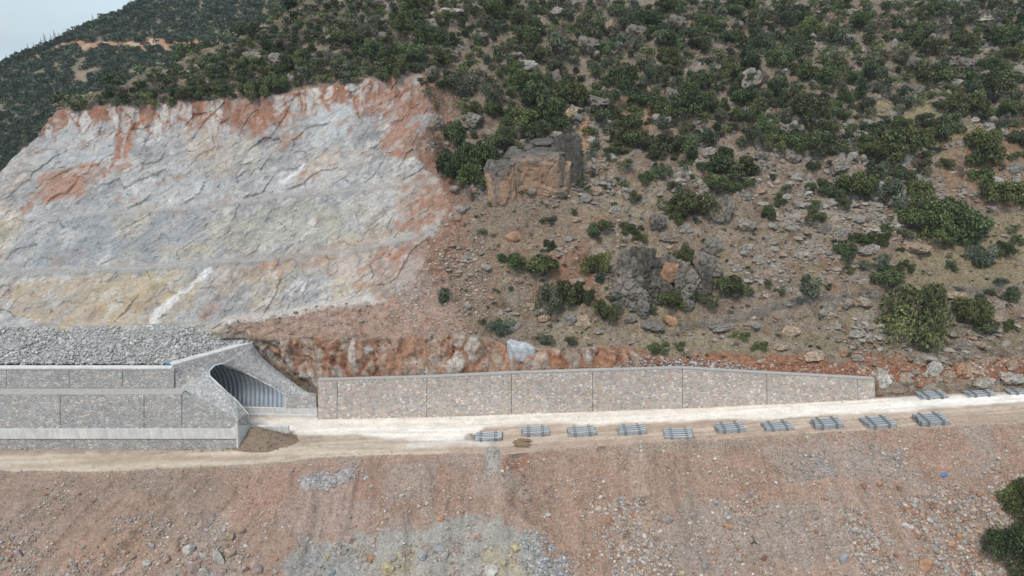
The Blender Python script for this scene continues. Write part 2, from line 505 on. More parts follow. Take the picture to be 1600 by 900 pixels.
P_rd = np.where((CX < 360)[:, None], rd_left, np.where((CX < 500)[:, None], 0, P_rd))
k = (CX >= 360) & (CX < 500)
t_ = sstep(360, 420, CX)[:, None]
P_rd = np.where(k[:, None], rd_left * (1 - t_) + P_rd_l * t_, P_rd)
# blend the columns just right of x=500 to the left ones
t_ = sstep(470, 540, CX)[:, None]
P_rd_r = at_slope(P_wt, CX, y_red, 57)
P_rl_q = at_slope(P_rd, CX, y_rlo, sl([(300, 30), (420, 33), (700, 33), (1600, 33)]))
P_rl = np.where((CX < 350)[:, None], bankT, P_rl_q)
t_ = sstep(330, 400, CX)[:, None]
P_rl = bankT * (1 - t_) + P_rl_q * t_
# smooth the depth across columns so that no step stays between the pieces
def smooth_depth(P, y, wdt=14):
    kx = np.exp(-0.5 * (np.arange(-3 * wdt, 3 * wdt + 1) / wdt) ** 2); kx /= kx.sum()
    d = P[:, 1]
    dd = np.convolve(np.pad(d, 3 * wdt, mode='edge'), kx, mode='valid')
    return at_y(CX, y, dd)
P_rd_s = smooth_depth(P_rd, project(P_rd)[1], 10)
P_rd = np.where(((CX > 400))[:, None], P_rd_s, P_rd)
P_rl = smooth_depth(P_rl, project(P_rl)[1], 12)
P_ru = at_slope(P_rl, CX, y_rup, sl([(0, 5), (640, 7), (700, 30), (1600, 33)]))
P_b2 = at_slope(P_ru, CX, y_b2l, sl([(0, 50), (560, 50), (640, 42), (720, 35), (1600, 32)]))
P_b2u = at_slope(P_b2, CX, y_b2u, sl([(0, 4), (600, 4), (700, 22), (760, 34), (1600, 32)]))
P_b3 = at_slope(P_b2u, CX, y_b3l, sl([(0, 52), (560, 50), (640, 46), (760, 37), (1600, 33)]))
P_b3u = at_slope(P_b3, CX, y_b3u, sl([(0, 6), (600, 6), (700, 25), (760, 36), (1600, 33)]))
P_b4 = at_slope(P_b3u, CX, y_b4l, sl([(0, 50), (560, 50), (700, 44), (850, 38), (1600, 33)]))
P_b4u = at_slope(P_b4, CX, y_b4u, sl([(0, 44), (600, 44), (760, 34), (1600, 31)]))
P_rim = at_slope(P_b4u, CX, y_rim, sl([(0, 52), (600, 52), (700, 44), (850, 36), (1600, 31)]))
P_rim = smooth_depth(P_rim, y_rim, 16)
y_mid = L([(90, 170), (300, 130), (500, 70), (700, 20), (1920, 20)], CX); y_mid = np.minimum(y_mid, y_rim - 1)
P_mid = at_slope(P_rim, CX, y_mid, sl([(0, 30), (500, 30), (700, 34), (1600, 31)]))
y_top = np.minimum(y_sil, y_mid - 1)
P_top = at_slope(P_mid, CX, y_top, sl([(0, 26), (500, 28), (700, 33), (1600, 30)]))
lines = [P_low, P_bot, P_edge, P_base, P_wt, P_rd, P_rl, P_ru, P_b2, P_b2u, P_b3, P_b3u, P_b4, P_b4u, P_rim, P_mid, P_top]
rows_n = [10, 160, 34, 46, 40, 36, 4, 42, 5, 42, 4, 36, 4, 50, 40, 60]
# left of the quarry's edge the surface ends early: clip every line to the silhouette
lim = y_sil
prev = None
for i in range(5, len(lines)):
    _, yy, _ = project(lines[i])
    over = (yy < lim) & (CX < 100)
    if over.any():
        a = lines[i - 1]
        _, ya, _ = project(a)
        f = np.clip((ya - lim) / np.maximum(ya - yy, 1e-3), 0, 1)
        f = np.where(over, f, 1.0)[:, None]
        lines[i] = a + (lines[i] - a) * f
        # lines beyond: collapse on the silhouette, stepping back and down
        lines[i] = np.where(((ya <= lim + 0.5) & over)[:, None], a + np.array([0, 2.5, -1.6]), lines[i])
back = lines[-1] + np.array([0, 40.0, -22.0])
lines.append(back); rows_n.append(8)
back2 = np.where((CX > 560)[:, None], lines[-1] + np.array([0, 60.0, -30.0]), lines[-1] + np.array([0, 30.0, -40.0]))
lines.append(back2); rows_n.append(4)

rows, segi = [], []
for i in range(len(lines) - 1):
    n = rows_n[i]
    for k in range(n):
        rows.append(lines[i] + (lines[i + 1] - lines[i]) * (k / n)); segi.append(i)
rows.append(lines[-1]); segi.append(len(lines) - 1)
G = np.stack(rows)                    # (R, C, 3)
segi = np.array(segi)
# round off the creases between the lines a little (not the road nor what lies in front)
def blur_rows(G, r0, it):
    for _ in range(it):
        A = G.copy()
        A[r0 + 1:-1] = 0.25 * G[r0:-2] + 0.5 * G[r0 + 1:-1] + 0.25 * G[r0 + 2:]
        G = A
    return G
r_rd = int(np.argmax(segi >= 5))
G = blur_rows(G, r_rd - 2, 3)
R = G.shape[0]
PX, PY, DP = project(G)
PXf, PYf = PX.ravel(), PY.ravel()
W = G.reshape(-1, 3)
X, Y, Z = W[:, 0], W[:, 1], W[:, 2]
# warped picture-independent noise used for ragged borders
wx = fbm(X / 7, Y / 7, Z / 7, 4, 41) * 20 + fbm(X / 1.5, Y / 1.5, Z / 1.5, 3, 42) * 10
wy = fbm(X / 7, Y / 7, Z / 7, 4, 43) * 17 + fbm(X / 1.5, Y / 1.5, Z / 1.5, 3, 44) * 8
QX, QY = PXf + wx, PYf + wy          # ragged
SX, SY = PXf + wx * 0.3, PYf + wy * 0.3

QPOLY = [(-300, 540), (-300, 520), (-100, 340), (0, 270), (90, 176), (200, 170), (300, 163), (400, 153), (480, 139), (560, 129), (600, 124), (662, 116),
         (672, 180), (650, 240), (690, 300), (694, 330), (672, 375), (650, 440), (590, 474), (500, 484), (360, 503), (340, 520)]
mq = poly_mask(SX, SY, QPOLY, 5)
mq_geo = poly_mask(PXf, PYf, QPOLY, 10)

# ---- relief
gy = np.gradient(G, axis=0); gx = np.gradient(G, axis=1)
N = np.cross(gx, gy); N /= (np.linalg.norm(N, axis=2)[:, :, None] + 1e-9)
N = N * np.sign(N[:, :, 2:3] + 1e-9)
N = N.reshape(-1, 3)
segf = np.repeat(segi, nC)
on_road = ((segf == 2)).astype(float)
slope_m = (segf <= 1).astype(float)
hill_m = (segf >= 4).astype(float)
natural = hill_m * (1 - mq_geo)
e_edge = np.clip((PYf - np.tile(y_edge, R)) / 25, 0, 1)

disp = np.zeros(len(W))
# natural hillside: hummocks, ledges, rock
n_big = fbm(X / 22, Y / 22, Z / 22, 3, 1)
n_mid = fbm(X / 6, Y / 6, Z / 6, 4, 2)
n_rdg = ridged(X / 5, Y / 5, Z / 3.5, 4, 3)
n_fin = fbm(X / 1.1, Y / 1.1, Z / 1.1, 3, 4)
dist_rows = np.clip((segf - 4) / 2.0, 0, 1)
rocky = sstep(-0.1, 0.5, fbm(X / 16, Y / 16, Z / 16, 3, 12))
fade = np.clip((np.tile(y_wtop, R) - PYf) / 25, 0, 1)
hum = np.where(PXf < 500, np.clip((PXf - 420) / 60, 0, 1) * 0 + dist_rows, 1.0) * fade
h4, h4g, h4h = worley((X + 1.5 * n_mid) / 2.6, (Y * .8 + Z * .8 + 1.5 * n_fin) / 2.6, 16)
hf, hfg, hfh = facets((X + n_mid) / 2.2, (Y * .7 + Z + n_mid) / 1.8, 19)
disp += natural * hum * (1.7 * n_big * dist_rows + 1.15 * n_mid + (0.25 + 0.75 * rocky) * np.maximum(n_rdg, 0) * 1.3 + 0.34 * n_fin + (h4h > .55) * 0.75 * np.minimum(h4g * 1.6, .6) * (.4 + rocky) + (.25 + .9 * rocky) * .8 * hf)
# quarry: blasted faces with slabs dipping to the left
ca, sa = math.cos(math.radians(32)), math.sin(math.radians(32))
S1 = X * ca + Z * sa; T1 = -X * sa + Z * ca
q1 = ridged(S1 / 9, T1 / 3.2, Y / 9, 4, 21)
q2 = fbm(S1 / 2.6, T1 / 0.9, Y / 2.6, 4, 22)
q3 = ridged(X / 2.2, Z / 3.5, Y / 2.2, 3, 23)
benchrow = np.isin(segf, [7 - 1, 8, 10]).astype(float)
q4, q4g, q4h = worley((S1 + 1.5 * n_mid) / 3.4, (T1 + 1.0 * n_mid) / 2.1, 15)
q5 = fbm(X / 0.9, Y / 0.9, Z / 0.9, 3, 25)
fa, fag, fah = facets((S1 + 1.2 * n_mid) / 5.5, (T1 + .8 * n_mid) / 3.0, 15)
fb, fbg, fbh = facets((S1 + .6 * n_mid) / 1.9, (T1 + .4 * n_fin) / 1.1, 17)
disp += mq_geo * (1 - 0.85 * benchrow) * (0.35 * q1 + 0.12 * q2 + 0.15 * q3 + .42 * np.clip(fa, -.5, .5) + .17 * fb)
# vertical rust ribs near the rim
rimd = np.clip(1 - (PYf - np.tile(y_rim, R)) / 60, 0, 1) * mq_geo
rib = ridged(X / 3.0, 0 * X, Z / 22, 3, 24)
disp += rimd * (PXf > 80) * rib * 0.9
# red rock cut behind the wall: upright blocks in clay
zb = Z + 0.15 * X
wb1, wbg, wbh = worley((X + 1.2 * fbm(X / 3, Z / 3, 0 * X, 3, 51)) / 3.0, (zb + 1.2 * fbm(X / 3, 5 + Z / 3, 0 * X, 3, 52)) / 5.0, 5)
wd1, wdg, wdh = worley((X + 1.0 * fbm(X / 2, Z / 2, 0 * X, 3, 56)) / 1.5, (Z + 0.8 * X * .2 + .8 * fbm(X / 2, 9 + Z / 2, 0 * X, 3, 57)) / 1.9, 8)
rf, rfg, rfh = facets((X + .6 * n_mid + .3 * Z) / 1.8, (Z + .5 * n_mid) / 2.6, 18)
redcut = poly_mask(PXf, PYf, [(395, 545), (450, 530), (560, 532), (640, 524), (700, 522), (760, 530), (850, 548), (930, 545), (1000, 556),
                              (1060, 566), (1060, 590), (900, 592), (505, 612), (500, 620), (460, 585), (410, 550)], 7)
disp += redcut * np.clip((np.tile(y_wtop, R) - PYf - 2) / 14, 0, 1) * (2.3 * np.minimum(wbg * 1.3, 0.7) * (.4 + .9 * wbh) + .55 * np.minimum(wdg * 1.5, .5) * (wdh - .1) + 0.30 * fbm(X / 1.2, Y / 1.2, Z / 1.2, 3, 53) + 1.1 * rf - 0.2)
bank = poly_mask(PXf, PYf, [(1000, 558), (1100, 568), (1250, 570), (1350, 572), (1450, 575), (1620, 555), (1920, 540), (1920, 610), (1600, 614), (1440, 620), (1370, 624), (1370, 592), (1198, 583), (1066, 577), (1000, 580)], 6)
wc1, wcg, wch = worley((X + 0.8 * fbm(X / 2, Z / 2, 0 * X, 3, 54)) / 2.4, (Z + Y * 0.5) / 2.0, 6)
disp += bank * (PYf < np.tile(y_base, R) - 4) * 0.9 * np.minimum(wcg * 1.5, 0.5) * (wch > 0.45)
# spoil slope: gullies that run down it
downx = X - 0.75 * (Y - 90) * sstep(500, 200, PXf)
g1 = fbm(downx / 7.0, Y / 40, 0 * X, 3, 31); g2 = fbm(downx / 1.6, Y / 16, 0 * X, 3, 32)
disp += slope_m * e_edge * (1.5 * g1 + 0.55 * g2 + .15 * np.minimum(ridged(downx / 2.6, Y / 30, 0 * X, 3, 36), .4) + 0.8 * fbm(X / 5, Y / 5, Z / 5, 4, 34) + 0.22 * fbm(X / 0.9, Y / 0.9, Z / 0.9, 3, 33))
# a slumped scar and the heap at the middle left of the slope
scar = line_mask(PXf, PYf, [(808, 712), (822, 745), (812, 775), (835, 800)], 12, 12) * slope_m
disp -= scar * 1.5
disp += on_road * (0.05 * fbm(X / 3, Y / 1.0, 0 * X, 3, 35) + .09 * fbm((X + 2 * n_mid) / 30, (Y + .4 * n_mid) / .45, 0 * X, 2, 37))
Wd = W + N * disp[:, None]
# keep the low hidden part hidden
# ---- pigment
col = np.zeros((len(W), 3)); grit = np.zeros(len(W))
def C3(*a): return np.array(a, float)
def rag(m):
    return sstep(.28, .72, m + .42 * nC_ + .25 * nB)
def put(mask, c, k=1.0):
    global col
    mm = (mask * k)[:, None]
    col = col * (1 - mm) + np.asarray(c) * mm
nA = fbm(X / 9, Y / 9, Z / 9, 4, 61); nB = fbm(X / 3, Y / 3, Z / 3, 4, 62); nC_ = fbm(X / 0.9, Y / 0.9, Z / 0.9, 3, 63); nD = fbm(X / 18, Y / 18, Z / 18, 3, 64)
# natural hillside
soil = C3(.160, .112, .075); dry = C3(.215, .168, .098); redsoil = C3(.225, .115, .066); lime = C3(.27, .24, .205)
col[:] = soil
put(sstep(-0.1, 0.5, nB), C3(.20, .148, .102))
put(sstep(0.0, 0.5, nA + 0.3 * nC_), dry, 0.8)
put(sstep(0.15, 0.5, nD + 0.35 * nB), redsoil, 0.6)
stone_n = ridged(X / 2.4, Y / 2.4, Z / 2.0, 3, 65) + 0.35 * nC_ + .5 * (h4h > .55) * np.minimum(h4g * 1.6, .6)
put(sstep(0.25, 0.55, stone_n) * (0.35 + 0.65 * rocky), lime, 0.75)
put((hfh > .62) * sstep(.05, .2, hfg) * (.25 + .75 * rocky), lime * (.8 + .4 * hfh[:, None]), .7)
put(sstep(0.35, 0.7, fbm(X / 2, Y / 2, Z / 2, 3, 66)), C3(.10, .095, .085), 0.5)
grit[:] = 0.4
up = sstep(230, 90, PYf)
put(up * sstep(-0.3, 0.3, nB), C3(.14, .115, .085), 0.6)
put(hill_m * (PXf < 600) * (PYf < np.tile(y_rim, R) - 8) * sstep(-.4, .3, nB), C3(.10, .092, .06), .8)
# particular ground on the hill
def gp(pts, c, k, f=10): put(rag(poly_mask(QX, QY, pts, f)) * (poly_mask(QX, QY, pts, f) > .02) * hill_m, c, k)
gp([(1310, 160), (1400, 150), (1470, 168), (1520, 190), (1600, 190), (1600, 225), (1500, 215), (1330, 195)], C3(.23, .19, .105), .8)
gp([(1400, 390), (1600, 330), (1920, 330), (1920, 460), (1600, 450), (1480, 470), (1400, 440)], C3(.205, .165, .095), .8)
gp([(1500, 200), (1920, 160), (1920, 330), (1560, 330), (1460, 300)], C3(.215, .13, .075), .7)
gp([(930, 160), (1060, 160), (1050, 200), (960, 205)], C3(.32, .18, .10), .5)
gp([(860, 400), (910, 380), (940, 470), (900, 480), (870, 440)], redsoil, .8)
gp([(690, 370), (760, 380), (790, 440), (760, 520), (640, 520), (640, 450)], C3(.20, .135, .095), .8)
gp([(700, 300), (900, 310), (900, 380), (760, 390), (700, 360)], C3(.175, .135, .095), .6)
gp([(905, 190), (925, 200), (915, 250), (900, 230)], C3(.42, .23, .10), .8, 5)
gp([(960, 555), (1080, 545), (1300, 550), (1500, 560), (1700, 530), (1700, 500), (1350, 520), (1000, 520)], C3(.19, .155, .095), .6)
put(line_mask(SX, SY, [(850, 535), (960, 535), (1100, 528), (1240, 545), (1400, 560)], 6, 5) * hill_m, C3(.24, .20, .15), .6)
gp([(880, 550), (1010, 548), (1030, 585), (900, 588)], C3(.26, .115, .065), .9, 6)
gp([(1050, 560), (1150, 555), (1280, 560), (1370, 562), (1370, 596), (1200, 588), (1060, 580)], C3(.255, .115, .065), .9, 8)
gp([(1300, 540), (1400, 560), (1480, 590), (1420, 615), (1370, 610), (1330, 570)], C3(.25, .115, .065), .85, 8)
# quarry surround: disturbed red ground
put(poly_mask(QX, QY, [(640, 120), (690, 120), (700, 200), (712, 300), (730, 340), (715, 420), (680, 470), (600, 520), (560, 520), (600, 440), (680, 350)], 12) * hill_m, C3(.235, .125, .085), .85)
put(poly_mask(QX, QY, [(345, 505), (500, 485), (590, 472), (650, 440), (700, 450), (740, 520), (640, 535), (560, 533), (420, 535), (380, 530)], 8) * hill_m, C3(.32, .215, .17), .9)
put(sstep(0.1, 0.4, nB) * poly_mask(QX, QY, [(345, 505), (500, 485), (650, 440), (740, 520), (560, 533), (380, 530)], 8) * hill_m, C3(.27, .155, .11), .5)
# red rock cut
rc = redcut * hill_m
blk = C3(.42, .335, .27) * (0.75 + 0.5 * wbh[:, None])
blk = np.where((wbh > 0.6)[:, None], C3(.46, .41, .36), blk)
blk = np.where(((wbh > 0.2) & (wbh < 0.34))[:, None], C3(.34, .19, .115), blk)
mm = (rc)[:, None]; col = col * (1 - mm) + blk * mm
crk = (1 - sstep(0.04, 0.20, wbg + 0.12 * nC_)) * (.35 + .65 * sstep(-.2, .2, nA))
put(rc * (1 - sstep(.02, .12, wdg + .05 * nC_)), C3(.20, .12, .08), .6)
put(rc * sstep(.5, .8, wdh) * .6, C3(.30, .17, .11), 1.0)
put(rc * (rfh > .7) * .6, C3(.33, .155, .085), 1.0)
put(rc * crk, C3(.235, .095, .05), .9)
put(rc * sstep(.25, .5, fbm(X / 1.2, Y / 1.2, Z / 3, 4, 67)), C3(.45, .42, .38), .6)
put(rc * sstep(0.25, 0.55, nB + 0.2 * nC_), C3(.27, .15, .10), .5)
rb = bank * hill_m
put(rb, C3(.24, .10, .055), .95)
put(rb * sstep(0.1, 0.45, nB), C3(.26, .16, .10), .8)
put(rb * (wch > 0.45) * sstep(0.12, 0.3, wcg) * (PXf > 1340), C3(.34, .28, .22), .9)
grit = np.where(rc > 0.5, 0.25, grit)
# quarry rock
ragx = np.where(PXf > 520, .75, .3); qv = rag(poly_mask(PXf + wx * ragx, PYf + wy * np.minimum(ragx, .5), QPOLY, 9)) * (PYf > np.tile(y_rim, R) - 8)
strat = fbm(S1 / 7, T1 / 1.1, Y / 7, 5, 71)
stra2 = fbm(S1 / 14, T1 / 3.5, Y / 14, 4, 72)
put(qv, C3(.30, .30, .305))
put(qv * sstep(-0.15, 0.35, strat), C3(.36, .355, .355), .55)
put(qv * sstep(0.12, 0.45, -strat), C3(.295, .29, .285), .6)
put(qv * sstep(0.02, 0.36, stra2 + 0.2 * nC_), C3(.40, .33, .28), .75)
put(qv * sstep(0.02, 0.34, nA + 0.25 * strat) * sstep(220, 400, PYf), C3(.43, .36, .25), .8)
put(qv * sstep(0.0, 0.4, nD) * sstep(330, 450, PYf), C3(.41, .33, .27), .6)
put(qv * (fah < .3) * .55, C3(.30, .305, .315))
put(qv * (fah > .78) * .35, C3(.44, .43, .41))
put(qv * (fbh > .82) * .4, C3(.48, .465, .44))
put(qv * (fbh < .16) * .4, C3(.26, .26, .265))
put(qv * ((fah > .45) & (fah < .56)) * .5, C3(.42, .34, .26))
put(qv * sstep(0.20, 0.42, fbm(S1 / 4, T1 / 2, Y / 4, 4, 73)), C3(.52, .50, .48), .7)
put(qv * sstep(0.22, 0.5, fbm(S1 / 6, T1 / 2.2, Y / 6, 4, 74)), C3(.36, .20, .13), .65)
put(qv * sstep(0.50, 0.75, ridged(S1 / 3, T1 / 1.2, Y / 3, 4, 75)), C3(.18, .175, .17), .4)
cx_, cxg, cxh = worley((S1 + nB * 2) / 3.2, (T1 + nC_) / 1.6, 11)
put(qv * (1 - sstep(0.02, 0.14, cxg)), C3(.16, .15, .15), .45)
# rust along the rim, running down in ribs
patchy2 = fbm(X / 2.0, Y / 2, Z / 3.5, 4, 89)
XR = X + 2.5 * nA + 1.2 * nB + 0.35 * Z
ribm = sstep(0.20, 0.65, 0.6 * ridged(XR / 3.4, 0 * X, Z / 9, 5, 76) + 0.5 * nB + 0.2 * nC_)
rdep = PYf - np.tile(y_rim, R)
rimw = 5 * fbm(X / 3, Z / 3, 0 * X, 3, 79)
put(qv * sstep(30, 6, rdep + wy * 0.9) * (0.45 + 0.55 * ribm), C3(.20, .082, .045), .92)
put(qv * sstep(80, 30, rdep + 1.6 * wy) * ribm * (.5 + .5 * sstep(-.1, .2, patchy2)), C3(.25, .125, .08), .8)
put(qv * sstep(40, 14, rdep) * sstep(0.22, 0.45, fbm(XR / 2.6, Y / 6, Z / 2.5, 4, 77)), C3(.46, .43, .40), .85)
put(qv * sstep(13, 5, rdep + rimw), C3(.19, .08, .045), .9)
mb1, mbg, mbh = facets((XR) / 2.3, (Z + .8 * nB) / 4.2, 20)
zone = qv * sstep(62, 22, rdep + 1.4 * wy)
put(zone * sstep(.35, .75, mbh), C3(.47, .445, .42), .8)
put(zone * sstep(.55, .35, mbh) * sstep(0, -.2, patchy2), C3(.33, .34, .355), .6)
put(zone * (1 - sstep(.05, .22, mbg + .06 * nC_)), C3(.235, .10, .055), .95)
put(zone * (mbh < .3), C3(.25, .12, .075), .65)
thin = ridged((X + 1.5 * nB + .25 * Z) / 1.5, 0 * X, Z / 14, 3, 84)
put(qv * sstep(120, 20, rdep + 2 * wy) * sstep(.45, .8, thin) * sstep(-.2, .2, nA), C3(.27, .13, .08), .7)
put(qv * sstep(120, 20, rdep + 2 * wy) * sstep(.45, .8, ridged((X + 1.5 * nB + .3 * Z) / 2.2, 0 * X + 5, Z / 14, 3, 85)) * sstep(.2, -.2, nA), C3(.50, .48, .45), .6)
put(qv * sstep(.35, .65, fbm(X / 1.0, Y / 1.0, Z / 1.0, 3, 86)), C3(.54, .53, .51), .35)
put(qv * sstep(.35, .65, fbm(X / 1.0, Y / 1.0, Z / 1.0, 3, 87)), C3(.20, .20, .21), .35)
patchy = fbm(S1 / 3.0, T1 / 1.1, Y / 3, 4, 88) + .25 * nC_
def qp(pts, c, k=.85, f=7): m0 = poly_mask(QX, QY, pts, f + 5); put(rag(m0) * (m0 > .02) * qv * (.25 + .75 * sstep(-.22, .12, patchy)), c, k)
qp([(60, 275), (100, 262), (190, 254), (225, 252), (180, 272), (120, 300), (70, 320), (40, 330), (60, 300)], C3(.31, .16, .10), .8)
qp([(100, 262), (190, 254), (180, 268), (130, 285)], C3(.25, .10, .055), .9, 4)
qp([(380, 185), (440, 165), (460, 180), (420, 200), (395, 215), (390, 205)], C3(.30, .145, .09), .85)
qp([(480, 165), (560, 140), (640, 135), (660, 150), (655, 230), (640, 260), (600, 240), (620, 180), (560, 175), (560, 205), (548, 220), (550, 170)], C3(.28, .135, .085), .8)
qp([(620, 290), (650, 280), (700, 290), (700, 340), (640, 360), (615, 350), (620, 320)], C3(.30, .15, .09), .8)
qp([(420, 410), (540, 390), (640, 365), (690, 370), (650, 440), (590, 460), (500, 420)], C3(.34, .20, .145), .6, 14)
qp([(530, 400), (580, 395), (560, 440), (520, 450)], C3(.50, .46, .41), .6)
qp([(600, 395), (680, 370), (650, 435), (620, 430)], C3(.33, .16, .095), .7)
qp([(380, 420), (440, 405), (450, 440), (400, 440)], C3(.38, .20, .12), .6)
qp([(20, 440), (140, 432), (300, 425), (320, 445), (260, 500), (200, 515), (30, 505)], C3(.39, .31, .20), .75, 14)
qp([(30, 440), (130, 430), (160, 500), (40, 500)], C3(.36, .30, .25), .6, 14)
qp([(130, 378), (170, 360), (230, 355), (255, 375), (240, 390), (140, 400)], C3(.19, .19, .19), .8)
qp([(-20, 425), (60, 405), (130, 385), (120, 410), (40, 428)], C3(.20, .21, .225), .7)
qp([(40, 350), (130, 320), (330, 335), (340, 395), (130, 410), (0, 420)], C3(.27, .28, .295), .7, 16)
qp([(480, 165), (540, 160), (560, 200), (540, 225), (490, 225)], C3(.40, .42, .43), .8)
qp([(300, 215), (400, 210), (430, 250), (330, 285), (280, 260)], C3(.40, .345, .28), .6, 14)
qp([(150, 190), (195, 185), (200, 250), (120, 260), (60, 250), (80, 215)], C3(.37, .385, .40), .7, 12)
qp([(230, 290), (420, 280), (560, 250), (600, 275), (450, 300), (330, 320), (200, 330)], C3(.42, .42, .42), .6, 14)
qp([(340, 340), (480, 320), (560, 320), (560, 380), (430, 395), (330, 390)], C3(.36, .345, .29), .6, 16)
qp([(215, 240), (235, 233), (245, 246), (220, 250)], C3(.13, .14, .15), .9, 4)
qp([(250, 385), (330, 380), (335, 408), (260, 410)], C3(.40, .35, .26), .7, 8)
qp([(560, 280), (620, 275), (640, 330), (600, 350), (575, 330)], C3(.48, .45, .42), .6, 12)
put(line_mask(QX, QY, [(240, 505), (262, 480), (290, 458), (325, 425)], 4, 3) * qv, C3(.60, .59, .57), .9)
put(line_mask(SX, SY, [(440, 285), (455, 275), (468, 268), (475, 255)], 2.5, 2) * qv, C3(.62, .61, .60), .9)
put(line_mask(QX, QY, [(200, 205), (196, 235), (185, 255)], 5, 3) * qv, C3(.26, .10, .055), .85)
put(line_mask(QX, QY, [(225, 190), (215, 215), (205, 245)], 4, 3) * qv, C3(.30, .13, .07), .85)
# bench floors: crushed grey dust
bf = (np.isin(segf, [8, 10])).astype(float)
bl2 = np.abs(PYf - np.tile((y_b2l + y_b2u) / 2, R)); bl3 = np.abs(PYf - np.tile((y_b3l + y_b3u) / 2, R)); bl4 = np.abs(PYf - np.tile((y_b4l + y_b4u) / 2, R))
put(sstep(6.5, 3.5, bl2 + 0.08 * wy) * mq * (PXf < 690), C3(.32, .305, .29), .75)
put(.6 * sstep(4, 1.5, np.abs(PYf - np.tile(y_b2l, R) - 2 + .1 * wy)) * mq * (PXf < 660), C3(.20, .195, .19), .7)
put(sstep(5.5, 3, bl3 + 0.08 * wy) * mq * (PXf < 690) * (PXf > 60), C3(.32, .30, .285), .65)
put(.6 * sstep(3.5, 1.2, np.abs(PYf - np.tile(y_b3l, R) - 2 + .1 * wy)) * mq * (PXf < 660) * (PXf > 120), C3(.21, .20, .195), .6)
put(sstep(4, 1.5, bl4 + 0.15 * wy) * mq * (PXf < 620) * (PXf > 60), C3(.36, .32, .30), .4)
rmp_line = [(352, 503), (400, 496), (500, 482), (590, 468), (628, 452)]
put(line_mask(PXf, PYf + 0.1 * wy, rmp_line, 7, 3) * hill_m, C3(.47, .42, .385), .9)
put(line_mask(PXf, PYf + 0.1 * wy, [(628, 452), (655, 420), (675, 385), (695, 352)], 4, 3) * hill_m, C3(.33, .23, .18), .6)
edge_q = poly_mask(PXf + wx * .8, PYf + wy * .8, [(575, 120), (720, 110), (730, 300), (720, 400), (640, 480), (560, 490), (590, 440), (640, 370), (625, 280), (610, 200)], 22)
put(edge_q * hill_m * (PYf < 470) * sstep(-.15, .25, nB + .4 * nC_), C3(.24, .135, .092), .75)
put(edge_q * hill_m * sstep(.15, .4, nA + .4 * nC_), C3(.32, .28, .25), .6)
grit = np.where(qv > 0.5, 0.22, grit)

# spoil slope
sm = slope_m
sb = np.zeros_like(col); 
tmp = col.copy()
col2 = col
base_s = C3(.285, .195, .150)
put(sm, base_s)
strk = fbm(downx / 2.2, Y / 30, 0 * X, 4, 81)
put(sm * sstep(-0.02, 0.28, strk), C3(.325, .235, .19), .7)
put(sm * sstep(0.02, 0.3, -strk), C3(.235, .162, .125), .6)
str2 = fbm(downx / 0.9, Y / 22, 0 * X, 3, 82)
put(sm * sstep(0.1, 0.4, str2), C3(.32, .21, .155), .4)
put(sm * sstep(0.1, 0.4, -str2), C3(.245, .185, .15), .4)
put(sm * sstep(0.05, 0.35, nD + 0.2 * nB), C3(.265, .165, .122), .6)
put(sm * sstep(0.1, 0.4, nA), C3(.27, .225, .195), .7)
def sp_(pts, c, k=.8, f=12): put(rag(poly_mask(QX, QY, pts, f)) * (poly_mask(QX, QY, pts, f) > .02) * sm, c, k)
sp_([(-300, 740), (300, 735), (420, 730), (350, 800), (250, 850), (-300, 830)], C3(.225, .165, .13), .6, 20)
sp_([(60, 850), (200, 780), (260, 790), (200, 900), (60, 900)], C3(.30, .19, .135), .5, 20)
sp_([(330, 735), (460, 725), (540, 722), (560, 735), (460, 760), (420, 830), (370, 830), (360, 780)], C3(.295, .185, .14), .75)
sp_([(470, 760), (540, 735), (560, 780), (620, 790), (560, 830), (430, 830)], C3(.31, .23, .195), .7)
sp_([(455, 748), (480, 738), (540, 725), (548, 740), (500, 762), (475, 765)], C3(.37, .365, .37), .7, 12)
sp_([(590, 722), (675, 715), (680, 790), (600, 780)], C3(.30, .255, .225), .5, 20)
sp_([(480, 850), (560, 830), (650, 830), (700, 810), (780, 808), (830, 830), (870, 900), (880, 1010), (420, 1010)], C3(.285, .27, .245), .92, 14)
sp_([(470, 830), (560, 850), (560, 1010), (420, 1010), (440, 880)], C3(.27, .27, .265), .7, 14)
sp_([(620, 860), (650, 845), (640, 900), (610, 900)], C3(.34, .29, .19), .6)
sp_([(740, 860), (800, 850), (830, 900), (760, 900)], C3(.33, .28, .19), .6)
sp_([(790, 712), (880, 706), (980, 715), (960, 790), (860, 800), (830, 770)], C3(.275, .175, .13), .7)
sp_([(785, 712), (828, 709), (826, 735), (790, 738)], C3(.26, .12, .075), .8, 6)
sp_([(870, 760), (950, 800), (960, 870), (900, 900), (860, 830)], C3(.275, .175, .13), .6)
sp_([(1090, 740), (1150, 730), (1240, 760), (1300, 745), (1290, 790), (1150, 790)], C3(.285, .185, .14), .5)
sp_([(1380, 690), (1500, 690), (1540, 720), (1480, 745), (1400, 720)], C3(.295, .185, .135), .6)
sp_([(960, 690), (1300, 672), (1300, 690), (980, 712)], C3(.24, .19, .15), .6)
sp_([(1200, 700), (1350, 690), (1380, 740), (1250, 760)], C3(.26, .215, .185), .6)
grit = np.where(sm > 0.5, 0.22 + 0.2 * sstep(300, 1100, PXf), grit)
put(sm * sstep(8, 0, PYf - np.tile(y_edge, R) + 0.3 * wy), C3(.30, .22, .17), .6)
